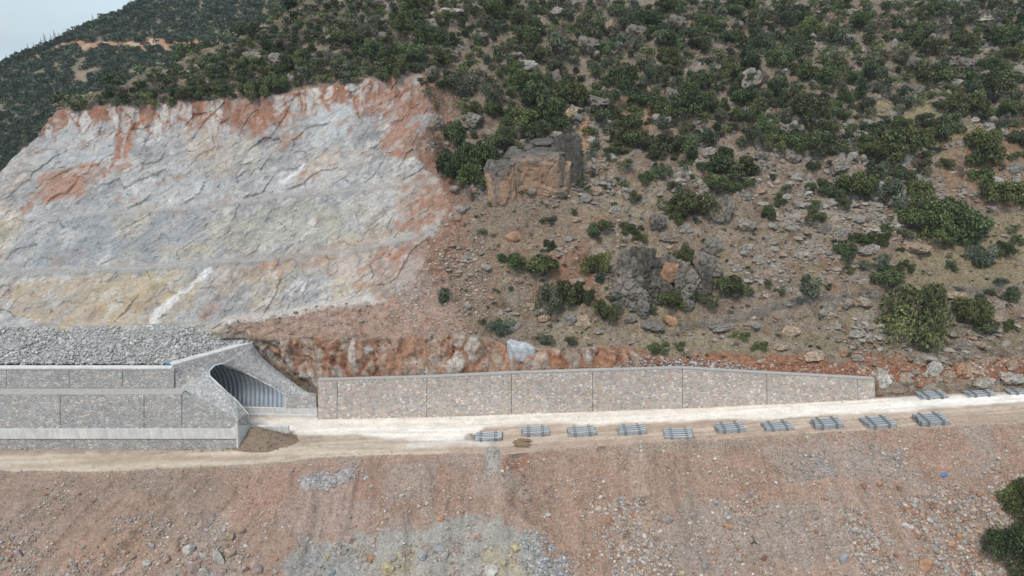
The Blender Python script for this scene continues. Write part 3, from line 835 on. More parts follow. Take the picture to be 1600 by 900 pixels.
# road: pale crushed limestone, tracks along it
rd = on_road
put(rd, C3(.43, .35, .27))
tr = fbm(X / 22, Y / 0.7, 0 * X, 4, 91)
trk = fbm(X / 30, Y / 1.6, 0 * X, 3, 92)
white = poly_mask(SX, PYf + 0.28 * wy, [(392, 652), (500, 652), (667, 649), (1066, 636), (1367, 622), (1600, 613), (1920, 602), (1920, 618), (1600, 630), (1453, 640), (1300, 650), (1060, 660), (900, 664),
                              (830, 666), (760, 670), (740, 684), (720, 690), (640, 690), (560, 682), (480, 682), (440, 676), (392, 668)], 4)
put(rd * white, C3(.74, .68, .61), .97)
put(rd * white * sstep(0.0, 0.35, tr), C3(.80, .765, .71), .7)
put(rd * white * sstep(0.1, 0.4, -tr), C3(.64, .58, .51), .5)
put(rd * (1 - white) * sstep(0.0, 0.35, trk), C3(.52, .43, .34), .7)
put(rd * (1 - white) * sstep(0.0, 0.35, -tr) * (PXf < 760), C3(.34, .25, .18), .6)
rshoulder = rd * (1 - white) * (PXf > 700)
put(rshoulder, C3(.36, .26, .20), .75)
put(rshoulder * sstep(0.05, 0.3, tr), C3(.42, .31, .24), .6)
put(line_mask(PXf, PYf + 0.3 * wy, [(480, 688), (560, 686), (640, 690), (700, 694)], 4, 4) * rd, C3(.36, .29, .235), .7)
put(line_mask(PXf, PYf + 0.2 * wy, [(640, 696), (720, 690), (760, 694)], 4, 3) * rd, C3(.60, .56, .51), .8)
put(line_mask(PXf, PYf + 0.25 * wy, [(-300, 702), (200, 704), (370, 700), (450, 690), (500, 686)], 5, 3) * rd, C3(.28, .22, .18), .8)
rut = fbm((X + 3 * n_mid) / 26, (Y + .5 * n_mid - .06 * X) / .42, 0 * X, 3, 93)
put(rd * sstep(.08, .3, rut) * (1 - .7 * white), C3(.34, .27, .21), .38)
put(rd * sstep(.1, .35, -rut), C3(.74, .68, .60), .25)
grit = np.where(rd > .5, .12, grit)
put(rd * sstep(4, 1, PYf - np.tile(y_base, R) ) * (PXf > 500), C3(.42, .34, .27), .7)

nCc = nC
def make_piece(name, fmask, mat, smooth):
    idx = np.arange(R * nC).reshape(R, nC)
    quads = np.stack([idx[:-1, :-1], idx[:-1, 1:], idx[1:, 1:], idx[1:, :-1]], -1).reshape(-1, 4)[fmask]
    used, inv = np.unique(quads, return_inverse=True)
    me = mesh_np(name, Wd[used], inv.reshape(-1, 4), smooth)
    add_col(me, np.clip(col[used], 0.01, 0.85)); add_f(me, grit[used], 'grit')
    o = link(name, me, mat); tag(o, kind='structure')
    return o
fq = (qv.reshape(R, nC)[:-1, :-1] > 0.5).ravel() | ((poly_mask(PXf, PYf, QPOLY, 1).reshape(R, nC)[:-1, :-1] > .5) & (PXf.reshape(R, nC)[:-1, :-1] < 560)).ravel()
fs = np.repeat(segi[:-1], nC - 1)
o_slope = make_piece('spoil_slope', fs <= 1, M_slope, True)
o_road = make_piece('dirt_road', fs == 2, M_road, True)
o_hill = make_piece('hillside', (fs >= 3) & ~fq, M_hill, True)
o_quarry = make_piece('quarry_face', (fs >= 3) & fq, M_quarry, False)
for o_, l_ in ((o_slope, 'reddish brown rubble slope falling away below the dirt road'), (o_road, 'pale dirt haul road running along the foot of the stone wall'),
               (o_hill, 'dry rocky hillside above the road'), (o_quarry, 'blasted grey and rust quarry face with benches')):
    tag(o_, l_, 'terrain')
del tmp, sb

# ------------------------------------------------------------------ the far mountain
MX = np.arange(-420, 760, 3.0)
ym = L([(-420, 250), (-200, 170), (0, 99), (30, 84), (62, 73), (110, 51), (140, 35), (187, 17), (219, 1), (300, -40), (450, -120), (760, -260)], MX) + 3
yb = np.full(len(MX), 345.0)
B0 = at_y(MX, yb, np.full(len(MX), 300.0))
yroad = L([(-420, 180), (0, 108), (62, 84), (110, 75), (200, 75), (340, 73), (500, 60), (760, 40)], MX)
yroad = np.maximum(yroad, ym + 3)
B1 = at_slope(B0, MX, yroad, 27.0)
B2 = at_slope(B1, MX, np.maximum(yroad - 7, ym + 1), 50.0)
B3 = at_slope(B2, MX, ym, np.interp(MX, [0, 200, 760], [24, 27, 30]))
B4 = B3 + np.array([0, 150.0, -70.0])
B_ = B0 + np.array([0, -160.0, -50.0])
rws = []
for a, b_, n in ((B_, B0, 10), (B0, B1, 90), (B1, B2, 8), (B2, B3, 60), (B3, B4, 8)):
    for k in range(n): rws.append(a + (b_ - a) * k / n)
rws.append(B4)
GM = np.stack(rws); RM = len(rws)
mX, mY, mZ = GM[..., 0].ravel(), GM[..., 1].ravel(), GM[..., 2].ravel()
mpx, mpy, _ = project(GM); mpx = mpx.ravel(); mpy = mpy.ravel()
dm = 2.5 * fbm(mX / 40, mY / 40, mZ / 40, 3, 101) + 0.8 * fbm(mX / 8, mY / 8, mZ / 8, 3, 102)
VM = np.stack([mX, mY, mZ + dm], -1)
col = np.zeros((len(VM), 3)); 
put(np.ones(len(VM)), C3(.14, .125, .085))
put(sstep(0, .4, fbm(mX / 15, mY / 15, mZ / 15, 4, 103)), C3(.20, .16, .115), .8)
yr_m = np.tile(yroad, RM)
band = sstep(11, 6, np.abs(mpy - yr_m + 4) + 2 * fbm(mX / 6, mY / 6, mZ / 6, 3, 105)) * (mpx < 350)
put(band, C3(.38, .21, .13), .9)
put(band * sstep(0, .3, fbm(mX / 5, mY / 5, mZ / 5, 3, 104)), C3(.46, .36, .28), .8)
put(poly_mask(mpx, mpy, [(95, 120), (150, 105), (140, 130), (100, 135)], 6), C3(.27, .19, .14), .7)
idx = np.arange(RM * len(MX)).reshape(RM, len(MX))
qd = np.stack([idx[:-1, :-1], idx[:-1, 1:], idx[1:, 1:], idx[1:, :-1]], -1).reshape(-1, 4)
me = mesh_np('mountain', VM, qd, True); add_col(me, col); add_f(me, np.full(len(VM), .3), 'grit')
o_mtn = tag(link('mountain', me, M_mtn), 'far wooded mountain flank with an orange road cut', 'terrain', kind='structure')
# valley floor reaching to the horizon
me = pydata('valley_ground', [(-1500, -600, -95), (1500, -600, -95), (1500, 1600, -95), (-1500, 1600, -95)], [(0, 1, 2, 3)])
add_col(me, np.tile(C3(.16, .14, .10), (4, 1))); add_f(me, np.full(4, .3), 'grit')
tag(link('valley_ground', me, M_mtn), 'valley floor far below', 'terrain', kind='structure')

bpy.context.view_layer.update()
def hit(objs, px, py):
    """first point of the given terrain pieces under a sight line"""
    a, b_, c = ray(px, py)
    d = Vector((float(a), float(b_), float(c))).normalized(); best = None
    for o in objs:
        ok, loc, nrm, _ = o.ray_cast(Vector((0, 0, H)), d)
        if ok:
            dd = (loc - Vector((0, 0, H))).length
            if best is None or dd < best[0]: best = (dd, loc.copy(), nrm.copy())
    return best
TERR = [o_slope, o_road, o_hill, o_quarry]
def scale_at(p):  # metres per picture pixel at a place
    return float(p[1] * cp - (p[2] - H) * sp) / F
# ------------------------------------------------------------------ stone walls, tunnel, rockfill
M_wall = mat_stonewall('retaining_masonry', [(.43, .37, .33), (.34, .305, .285), (.47, .385, .32), (.39, .375, .37), (.58, .52, .46), (.40, .29, .235), (.29, .27, .265), (.43, .37, .30)],
                       2.3, (.40, .35, .315), flat_z=1.2)
M_wall2 = mat_stonewall('embankment_masonry', [(.29, .285, .285), (.335, .325, .315), (.23, .23, .235), (.39, .37, .35), (.30, .28, .265), (.46, .405, .36), (.255, .25, .25), (.34, .295, .265)],
                        2.4, (.31, .30, .295), flat_z=1.2)
M_collar = mat_stonewall('portal_mortar', [(.30, .30, .305), (.37, .365, .355), (.25, .25, .255), (.44, .42, .39)], 3.0, (.33, .33, .33))
M_conc = mat_plain('pale_concrete', (.60, .585, .57), 0.85, noise=(0.82, 1.1), nscale=0.7, streaks=True)
M_cap = mat_plain('mortar_cap', (.37, .355, .34), 0.9, noise=(0.85, 1.12))
M_liner = mat_plain('galvanised_liner', (.42, .46, .50), 0.42, 0.75, noise=(0.85, 1.1), spec=0.4, bump=0.05)
M_dark = mat_plain('joint_filler', (.10, .092, .085), 0.95)

def one(px, py, fn, *a):
    return fn(np.array([float(px)]), np.array([float(py)]), *[np.array([float(q)]) for q in a])[0]
def sl1(Q, px, py, deg): return at_slope(Q[None], np.array([float(px)]), np.array([float(py)]), deg)[0]

# --- retaining wall beside the road
def wall_sec(px):
    yb_ = float(L(list(zip(CX, y_base)), px)) if False else float(np.interp(px, CX, y_base)); yt = float(np.interp(px, CX, L([(497, 594), (667, 589.5), (799, 583), (926, 579), (1066, 575), (1198, 583), (1367, 592)], CX)))
    B = at_slope(one(px, np.interp(px, CX, y_edge), at_z, road_z(px))[None], np.array([float(px)]), np.array([yb_ + 1.0]), np.array([0.8]))[0] + np.array([0, -0.5, -0.25])
    T = sl1(B, px, yt, 85)
    return B, T
rw = empty('retaining_wall', tuple(wall_sec(930)[0]))
tag(rw, 'long stone masonry retaining wall with dark vertical joints beside the pale road', 'wall')
org = np.array(rw.location)
jt = [497, 527, 667, 799, 926, 1066, 1198, 1340, 1367]
for a, b_ in zip(jt[:-1], jt[1:]):
    mb = MB()
    ns = max(2, int((b_ - a) / 30)); xs = np.linspace(a + 0.45, b_ - 0.45, ns + 1)
    secs = [wall_sec(x) for x in xs]
    v = []
    for B, T in secs:
        v += [B - org - np.array([0, 0, .4]), T - org - np.array([0, 0, .122]), T - org + np.array([0, 1.1, -.13]), B - org + np.array([0, 1.6, -.4])]
    f = []
    for i in range(ns):
        for k in range(4): f.append((4 * i + k, 4 * i + (k + 1) % 4, 4 * i + 4 + (k + 1) % 4, 4 * i + 4 + k))
    f += [(0, 1, 2, 3), tuple(4 * ns + q for q in (3, 2, 1, 0))]
    mb.add(v, f); mb.build('wall_panel', M_wall, rw)
# dark compressible filler standing in the joints
for x in jt[1:-1]:
    B, T = wall_sec(x); B = B - org; T = T - org
    wv = np.array([0.07, 0, 0])
    mb = MB(); mb.prism([B - wv + (0, .08, -.3), B + wv + (0, .08, -.3), T + wv + (0, .08, -.25), T - wv + (0, .08, -.25)], (0, .6, 0)); mb.build('joint_filler', M_dark, rw)
mb = MB(); v, f = [], []
xs = np.linspace(497, 1367, 60)
for i, x in enumerate(xs):
    B, T = wall_sec(x); T = T - org
    v += [T + (0, -.06, -.12), T + (0, -.06, 0.02), T + (0, .75, 0.03), T + (0, .75, -.12)]
    if i: 
        for k in range(4): f.append((4 * (i - 1) + k, 4 * (i - 1) + (k + 1) % 4, 4 * i + (k + 1) % 4, 4 * i + k))
f += [(0, 1, 2, 3), tuple(4 * 59 + q for q in (3, 2, 1, 0))]
mb.add(v, f); mb.build('coping', M_cap, rw)

# --- stone embankment over the tunnel (left)
def esec(px):
    S0 = one(px, 702, at_z, 0.0); S1 = sl1(S0, px, 683, 84); S2 = sl1(S1, px, 669.5, 88); S3 = sl1(S2, px, 616, 77)
    S4 = sl1(S3, px, 606, 4); S5 = sl1(S4, px, 576.5, 80); S6 = sl1(S5, px, 572, 30)
    return [S0, S1, S2, S3, S4, S5, S6]
o0 = np.array(esec(200)[0])
em = empty('tunnel_embankment', tuple(o0))
tag(em, 'two-tier grey stone faced embankment with concrete base and sloping portal around the steel arch tunnel', 'tunnel portal')
def strip(name, mat, xs, fa, fb, depth=(0, .9, 0), push=(0, 0, 0)):
    v, f = [], []
    n = len(xs)
    for x in xs:
        a = np.array(fa(x)) - o0 + push; b2 = np.array(fb(x)) - o0 + push; dpt = np.array(depth, float)
        v += [a, b2, b2 + dpt, a + dpt]
    for i in range(n - 1):
        for k in range(4): f.append((4 * i + k, 4 * i + (k + 1) % 4, 4 * i + 4 + (k + 1) % 4, 4 * i + 4 + k))
    f += [(0, 1, 2, 3), tuple(4 * (n - 1) + q for q in (3, 2, 1, 0))]
    return MB().add(v, f).build(name, mat, em)
lj = [-330, -240, -150, -40, 94, 225, 284]
for a, b_ in zip(lj[:-1], lj[1:]):
    strip('lower_wall_panel', M_wall2, [a + .45, b_ - .45], lambda x: esec(x)[2], lambda x: esec(x)[3], (0, 1.4, 0))
strip('joint_filler', M_dark, [-330, 284], lambda x: esec(x)[2] + np.array([0, .25, .1]), lambda x: esec(x)[3] + np.array([0, .25, -.1]), (0, .5, 0))
Mp = sl1(esec(372)[2], 372, 656, 77)
corner_low = esec(372)[2]; corner_low = one(372, 664, at_y, corner_low[1])
# triangular end panel beneath the portal slope
pA = esec(284)[2]; pB = esec(284)[3]
MB().prism([pA - o0 + (.05, 0, -.1), corner_low - o0 + (0, 0, -.5), Mp - o0, pB - o0 + (.05, 0, -.1)], (0, 1.0, 0)).build('lower_wall_panel', M_wall2, em)
uj = [-330, -220, -110, 10, 108, 191, 272]
for a, b_ in zip(uj[:-1], uj[1:]):
    strip('upper_wall_panel', M_wall2, [a + .4, b_ - .4], lambda x: esec(x)[4], lambda x: esec(x)[5], (0, 1.2, 0))
strip('joint_filler', M_dark, [-330, 270], lambda x: esec(x)[4] + np.array([0, .25, .1]), lambda x: esec(x)[5] + np.array([0, .25, -.1]), (0, .5, 0))
strip('ledge', M_cap, [-330, 0, 150, 281], lambda x: esec(x)[3] + np.array([0, -.03, -.1]), lambda x: esec(x)[3] + np.array([0, -.03, .0]), (0, 2.4, .06))
strip('coping', M_conc, [-330, 0, 150, 268], lambda x: esec(x)[5] + np.array([0, -.1, -.05]), lambda x: esec(x)[5] + np.array([0, -.1, .16]), (0, 1.0, .05))
strip('concrete_base', M_conc, [-330, 0, 128, 250, 360, 372], lambda x: esec(x)[1] + np.array([0, -.25, -.15]), lambda x: (esec(x)[2] if x < 371 else corner_low) + np.array([0, -.22, 0]), (0, 1.5, 0))
strip('rubble_footing', M_wall2, [-330, 0, 200, 373], lambda x: esec(x)[0] + np.array([0, 0, -.6]), lambda x: esec(x)[1] + np.array([0, 0, -.16]), (0, 1.2, 0))
# end face of the corner
cb = esec(373)[0]
Nn = one(387, 646, at_y, 97.2)
e1 = one(394, 664, at_y, 97.6); e2 = one(395, 690, at_y, 97.2)
MB().prism([corner_low - o0 + (.02, -.2, .02), np.array([e1[0], e1[1], e1[2]]) - o0, e2 - o0 + (0, 0, -.6), cb - o0 + (.02, -.2, 0)], (-.5, .3, 0)).build('concrete_base', M_conc, em)
MB().prism([Mp - o0, Nn - o0, e1 - o0 + (-.05, 0, 0), corner_low - o0], (-.5, .4, 0)).build('lower_wall_panel', M_wall2, em)
# portal pieces
T1 = esec(270)[6]; T2 = one(395, 537, at_z, 11.5)
Ap = esec(281)[4]
edge_px = [(387, 646, 97.0), (369, 625, 97.3), (344, 603, 98.0), (328, 588, 99.0), (327, 580, 100.2), (335, 571, 101.6), (347, 568, 102.8), (360, 570.5, 104.0), (382, 581, 105.2), (406, 594, 105.8), (428, 605.5, 105.7), (447, 616, 105.3)]
E = [one(a, b_, at_y, c) for a, b_, c in edge_px]
# near collar slope
MB().prism([Ap - o0, E[3] - o0 + (0, -.05, 0.02), E[2] - o0, E[1] - o0, E[0] - o0, Mp - o0], (-.5, .5, -.7)).build('portal_slope', M_collar, em)
# headwall above the arch
hw = [T1, Ap, E[3], E[4], E[5], E[6]]
cen = T2
vv = [p - o0 for p in hw] + [T2 - o0]
MB().prism(vv, (-.9, .3, -.4)).build('headwall', M_wall2, em)
far_out = [T2, one(412, 566, at_y, 108.3), one(450, 590, at_y, 107.0), one(470, 607, at_y, 106.0), one(494, 619, at_y, 105.2)]
fc = MB()
inn = [E[6], E[7], E[8], E[9], E[10], E[11]]
outp = [far_out[0], far_out[0] * .4 + far_out[1] * .6, far_out[1] * .4 + far_out[2] * .6, far_out[2] * .6 + far_out[3] * .4, far_out[3], far_out[4]]
def resamp(pts, n):
    pts = np.array(pts); t = np.concatenate([[0], np.cumsum(np.linalg.norm(np.diff(pts, axis=0), axis=1))]); q = np.linspace(0, t[-1], n)
    r = np.stack([np.interp(q, t, pts[:, k]) for k in range(3)], 1)
    for _ in range(6): r[1:-1] = .25 * r[:-2] + .5 * r[1:-1] + .25 * r[2:]
    return r
nn_ = 24; ri_ = resamp(inn, nn_) - o0; ro_ = resamp(outp, nn_) - o0
ri_ += (ro_ - ri_) * .0 + np.array([0, -.04, .06])
vv_, ff = [], []
for j in range(4):
    vv_ += list(ri_ + (ro_ - ri_) * j / 3)
top_n = len(vv_)
vv_ = vv_ + [p + np.array([-.3, .6, -1.2]) for p in vv_]
for j in range(3):
    for k in range(nn_ - 1):
        a = j * nn_ + k; ff.append((a, a + 1, a + nn_ + 1, a + nn_)); ff.append((a + top_n, a + top_n + nn_, a + top_n + nn_ + 1, a + top_n + 1))
for k in range(nn_ - 1):
    ff.append((k, k + top_n, k + 1 + top_n, k + 1)); a = 3 * nn_ + k; ff.append((a, a + 1, a + 1 + top_n, a + top_n))
for j in range(3):
    a = j * nn_; ff.append((a, a + nn_, a + nn_ + top_n, a + top_n)); a += nn_ - 1; ff.append((a, a + top_n, a + nn_ + top_n, a + nn_))
fc.add(vv_, ff)
fc.build('portal_slope', M_collar, em, True)
# rim of pale mortar along the head of the portal
capm = MB(); 
for a_, b2 in ((T1, T2),):
    d = (b2 - a_); nrm = np.array([-d[1], d[0], 0]) / np.hypot(d[0], d[1])
    capm.prism([a_ - o0 + (0, 0, -.05), b2 - o0 + (0, 0, -.05), b2 - o0 + nrm * 1.1 + (0, 0, .03), a_ - o0 + nrm * 1.1 + (0, 0, .03)], (0, 0, .3))
capm.build('coping', M_conc, em)
# far side wall under the slope: stone return + plinth and step
SKW = 0.04
wb = one(447, 638, at_z, 1.5); y_f = wb[1]
xa, xb = wb[0], one(495, 640, at_y, y_f)[0]
MB().prism([np.array([xa, y_f, 1.5]) - o0, np.array([xb, y_f, 1.5]) - o0, far_out[4] - o0 + (0, -.1, 0), E[11] - o0 + (.05, -.1, 0)], (0, 1.2, 0)).build('return_wall', M_wall2, em)
MB().prism([np.array([xa - 22, y_f - .15 + SKW * 22, -.3]) - o0, np.array([xb + .1, y_f - .15, -.3]) - o0, np.array([xb + .1, y_f - .15, 1.5]) - o0, np.array([xa - 22, y_f - .15 + SKW * 22, 1.5]) - o0], (0, 1.6, 0)).build('plinth', M_conc, em)
MB().prism([np.array([xa - 22, y_f - .6 + SKW * 22, -.3]) - o0, np.array([xb + .1, y_f - .6, -.3]) - o0, np.array([xb + .1, y_f - .6, .42]) - o0, np.array([xa - 22, y_f - .6 + SKW * 22, .42]) - o0], (0, .43, 0)).build('step', M_conc, em)
MB().prism([np.array([Nn[0] - 25, 96.4, -.3]) - o0, np.array([e1[0] - .3, 96.9, -.3]) - o0, np.array([Nn[0] - .3, 97.1, 4.2]) - o0, np.array([Nn[0] - 25, 97.1, 4.2]) - o0], (0, .4, 0)).build('inner_wall', M_conc, em)
# corrugated liner
prof = [np.array([E[0][0], 97.0, 3.0])] + E + [np.array([E[11][0], y_f + .25, 1.5])]
prof = np.array(prof)
tt = np.concatenate([[0], np.cumsum(np.linalg.norm(np.diff(prof[:, 1:], axis=0), axis=1))])
tq = np.linspace(0, tt[-1], 64)
pf = np.stack([np.interp(tq, tt, prof[:, i]) for i in range(3)], 1)
for _ in range(3): pf[1:-1, 1:] = .25 * pf[:-2, 1:] + .5 * pf[1:-1, 1:] + .25 * pf[2:, 1:]
SKEW = 0.38
sx = np.arange(0, 300) * 0.155
x_start = pf[:, 0].max()
Vl = np.zeros((300, 64, 3))
cy_, cz_ = 101.4, 5.0
for j in range(300):
    xj = np.minimum(x_start - sx[j], pf[:, 0])
    adv = pf[:, 0] - xj
    fr = sstep(104.0, 99.0, pf[:, 1]); yy = pf[:, 1] + adv * (.05 + .40 * fr); zz = pf[:, 2] - np.minimum(adv, 10) * .11 * sstep(7, 10, pf[:, 2]) * (.3 + .7 * fr)
    rr = 1 + 0.015 * np.sin(2 * np.pi * (x_start - xj) / 0.78)
    Vl[j, :, 0] = xj; Vl[j, :, 1] = cy_ + (yy - cy_) * rr; Vl[j, :, 2] = cz_ + (zz - cz_) * rr
idl = np.arange(300 * 64).reshape(300, 64)
ql = np.stack([idl[:-1, :-1], idl[:-1, 1:], idl[1:, 1:], idl[1:, :-1]], -1).reshape(-1, 4)
Vf = Vl.reshape(-1, 3)
ar = np.linalg.norm(np.cross(Vf[ql[:, 1]] - Vf[ql[:, 0]], Vf[ql[:, 3]] - Vf[ql[:, 0]]), axis=1)
ar2 = np.linalg.norm(np.cross(Vf[ql[:, 2]] - Vf[ql[:, 1]], Vf[ql[:, 3]] - Vf[ql[:, 2]]), axis=1)
ql = ql[(ar > 1e-5) | (ar2 > 1e-5)]
me = mesh_np('corrugated_liner', Vf - o0, ql, True)
link('corrugated_liner', me, M_liner, em)
rim = MB().tube([tuple(p - o0) for p in [prof[0]] + E + [prof[-1]]], .13, 6).build('liner_rim', M_conc, em)

# --- rockfill bank above the embankment
bx = np.arange(-330, 397, 3.0)
yfr = L([(-330, 571), (265, 571), (395, 536)], bx)
A_ = at_z(bx, yfr, 11.55) + np.array([0, .3, 0])
yt_ = L([(-330, 517), (0, 513), (200, 510), (300, 507), (350, 502), (375, 514), (395, 534)], bx)
T_ = np.stack([np.interp(bx, CX, bankT[:, i]) for i in range(3)], 1)
T_ = at_slope(A_, bx, yt_, L([(-330, 21), (265, 21), (340, 26), (396, 30)], bx)) 
nb = 40
Gb = np.stack([A_ + (T_ - A_) * (k / (nb - 1)) for k in range(nb)])
bX, bY, bZ = Gb[..., 0].ravel(), Gb[..., 1].ravel(), Gb[..., 2].ravel()
Vb = Gb.reshape(-1, 3).copy(); Vb[:, 2] += .35 * fbm(bX / 5, bY / 5, bZ / 5, 3, 201) + .12
idb = np.arange(nb * len(bx)).reshape(nb, len(bx))
qb = np.stack([idb[:-1, :-1], idb[:-1, 1:], idb[1:, 1:], idb[1:, :-1]], -1).reshape(-1, 4)
me = mesh_np('rockfill_bank', Vb, qb, True); add_col(me, np.tile([.22, .22, .22], (len(Vb), 1))); add_f(me, np.full(len(Vb), .6), 'grit')
o_bank = tag(link('rockfill_bank', me, M_slope), 'grey rockfill bank above the stone faced embankment', 'terrain', kind='structure')

# ------------------------------------------------------------------ rocks
import bmesh
def ico(sub):
    bm = bmesh.new(); bmesh.ops.create_icosphere(bm, subdivisions=sub, radius=1.0)
    v = np.array([p.co[:] for p in bm.verts]); f = np.array([[q.index for q in p.verts] for p in bm.faces]); bm.free()
    return v, f
ICO = {s: ico(s) for s in (1, 2, 3, 4, 5)}
def rock_shape(seed, sub, rough=.06, planes=14, flat=(1, .85, .7)):
    r_ = np.random.default_rng(seed)
    v, f = ICO[sub]
    nn = r_.normal(size=(planes, 3)); nn /= np.linalg.norm(nn, axis=1)[:, None]
    d = r_.uniform(.62, 1.0, planes)
    dots = np.maximum(v @ nn.T, 1e-3)
    rad = np.minimum((d / dots).min(axis=1), 1.25)
    p = v * rad[:, None]
    if rough:
        k = 1.7
        n_ = fbm(p[:, 0] * k + seed, p[:, 1] * k, p[:, 2] * k, 4, seed)
        p = p * (1 + rough * 2 * n_)[:, None]
    p = p * np.array(flat)
    p /= np.abs(p[:, :2]).max()
    return p, f
def karst_shape(seed, sub=4, flat=(1, .7, .9)):
    """weathered limestone: blocky, fissured"""
    p, f = rock_shape(seed, sub, .0, 12, flat)
    w_ = fbm(p[:, 0] * 2, p[:, 1] * 2, p[:, 2] * 2, 3, seed + 3)
    c1, cg, ch = worley(p[:, 0] * 1.5 + seed + .8 * w_ + .3 * p[:, 2], p[:, 2] * 2.4 + p[:, 1] * .7 + .8 * w_ - .4 * p[:, 0], seed)
    rd_ = ridged(p[:, 0] * 1.6 + seed, p[:, 1] * 1.6, p[:, 2] * 1.4, 4, seed)
    fin = fbm(p[:, 0] * 5, p[:, 1] * 5, p[:, 2] * 5, 3, seed + 1)
    p = p * (1 + .16 * rd_ + .10 * fin - .22 * (1 - sstep(0, .16, cg)))[:, None]
    p /= np.abs(p[:, :2]).max()
    pig = .82 + .35 * fin + .15 * rd_ - .30 * (1 - sstep(0, .12, cg))
    return p, f, np.clip(pig, .3, 1.3)
def rock_mesh(name, seed, sub=3, flat=(1, .85, .7), rough=.06):
    p, f = rock_shape(seed, sub, rough, 13, flat)
    me = mesh_np(name, p, f, False)
    n_ = fbm(p[:, 0] * 3 + seed, p[:, 1] * 3, p[:, 2] * 3, 3, seed)
    add_col(me, np.stack([1 + .18 * n_] * 3, 1)); me.materials.append(M_boulder); return me
def karst_mesh(name, seed, sub=4, flat=(1, .7, .9)):
    p, f, pig = karst_shape(seed, sub, flat)
    me = mesh_np(name, p, f, False)
    tan = sstep(.15, .45, fbm(p[:, 0] * 1.3 + seed, p[:, 1] * 1.3, p[:, 2] * 1.3, 3, seed + 9))[:, None]
    c = np.stack([pig] * 3, 1); c = c * (1 - .5 * tan) + .5 * tan * np.array([1.25, .98, .72])
    add_col(me, c); me.materials.append(M_boulder); return me

TPL = [rock_shape(300 + i, 1, .05, 9) for i in range(10)]
def stones(name, pos, size, cols, label, cat, mat=None, flat=1.0, tpl=TPL):
    """a great many small stones as one object"""
    r_ = np.random.default_rng(len(pos) + 5)
    n = len(pos); Vs, Fs, Cs = [], [], []; off = 0
    which = r_.integers(0, len(tpl), n)
    for t in range(len(tpl)):
        s = which == t; m = int(s.sum())
        if not m: continue
        v, f = tpl[t]
        a = r_.uniform(0, 2 * np.pi, m); b_ = r_.normal(0, .5, m)
        ca_, sa_ = np.cos(a), np.sin(a); cb_, sb_ = np.cos(b_), np.sin(b_)
        x = v[None, :, 0]; y = v[None, :, 1] * cb_[:, None] - v[None, :, 2] * sb_[:, None]; z = v[None, :, 1] * sb_[:, None] + v[None, :, 2] * cb_[:, None]
        x2 = x * ca_[:, None] - y * sa_[:, None]; y2 = x * sa_[:, None] + y * ca_[:, None]
        sc = size[s][:, None]
        P = np.stack([x2 * sc, y2 * sc, z * sc * flat], -1) * .5 + pos[s][:, None, :]
        Vs.append(P.reshape(-1, 3)); Fs.append((f[None] + (np.arange(m) * len(v))[:, None, None] + off).reshape(-1, 3))
        Cs.append(np.repeat(cols[s], len(v), axis=0)); off += m * len(v)
    me = mesh_np(name, np.concatenate(Vs), np.concatenate(Fs), False); add_col(me, np.concatenate(Cs))
    o = link(name, me, mat or M_stone); tag(o, label, cat, kind='stuff'); return o

W3 = Wd; AREA = np.ones(len(Wd))
_gx = np.linalg.norm(np.gradient(G, axis=1), axis=2).ravel(); _gy = np.linalg.norm(np.gradient(G, axis=0), axis=2).ravel()
AREA = _gx * _gy
VIS = (PXf > -120) & (PXf < 1720) & (PYf < 960)
def sample(weight, n):
    w_ = weight * VIS; w_ = w_ / w_.sum()
    i = rng.choice(len(w_), n, p=w_)
    return i
def palette(n, cols, var=.15):
    c = np.array(cols)[rng.integers(0, len(cols), n)]
    return np.clip(c * rng.uniform(1 - var, 1 + var, (n, 1)), .02, .8)
def psize(n, lo, hi, k=2.2): return lo * (1 - rng.random(n) * (1 - (lo / hi) ** k)) ** (-1 / k)

GREY = [(.36, .35, .34), (.30, .29, .285), (.42, .40, .38), (.26, .25, .245), (.47, .45, .42)]
WARM = [(.38, .30, .24), (.34, .25, .19), (.42, .35, .28), (.30, .22, .17), (.36, .19, .12), (.45, .40, .35)]
# slope rubble
clus = fbm(X / 4, Y / 4, Z / 4, 4, 301); clu2 = fbm(X / 1.6, Y / 1.6, Z / 1.6, 3, 302)
wsl = slope_m * AREA * (PYf > np.tile(y_edge, R) + 2) * (0.15 + 2.0 * sstep(0.05, .5, clus) + 1.2 * sstep(.1, .5, clu2)) * (0.35 + 0.8 * sstep(300, 1200, PXf)) * (0.4 + 1.0 * sstep(760, 860, PYf))
i = sample(wsl, 34000)
stones('slope_rubble', W3[i] + rng.normal(0, .15, (len(i), 3)) * [1, 1, .2], psize(len(i), .15, .75, 2.7), palette(len(i), GREY + WARM + WARM + [(.50, .45, .40), (.56, .53, .48)], .25), 'scattered small stones covering the reddish rubble slope', 'rubble')
def patch(pts, n, lo, hi, cols, name, label, k=2.0, extra=1.0):
    w_ = (poly_mask(QX, QY, pts, 8) > .5) * AREA * extra
    i = sample(w_, n)
    return stones(name, W3[i] + rng.normal(0, .12, (n, 3)) * [1, 1, .3] + [0, 0, .05], psize(n, lo, hi, k), palette(n, cols), label, 'rubble')
BLUEG = [(.30, .31, .32), (.37, .38, .39), (.25, .26, .27), (.43, .43, .42), (.33, .31, .29)]
patch([(810, 822), (830, 825), (870, 860), (900, 905), (830, 930), (815, 870)], 420, .3, .95, BLUEG, 'rubble_pile', 'blue grey rubble spilling down the slope near the bottom centre')
patch([(960, 780), (1010, 770), (1000, 830), (1060, 860), (1040, 910), (960, 905), (940, 850)], 900, .24, .9, GREY + WARM, 'rubble_pile', 'pale mixed rubble fan below the fifth guardrail bundle')
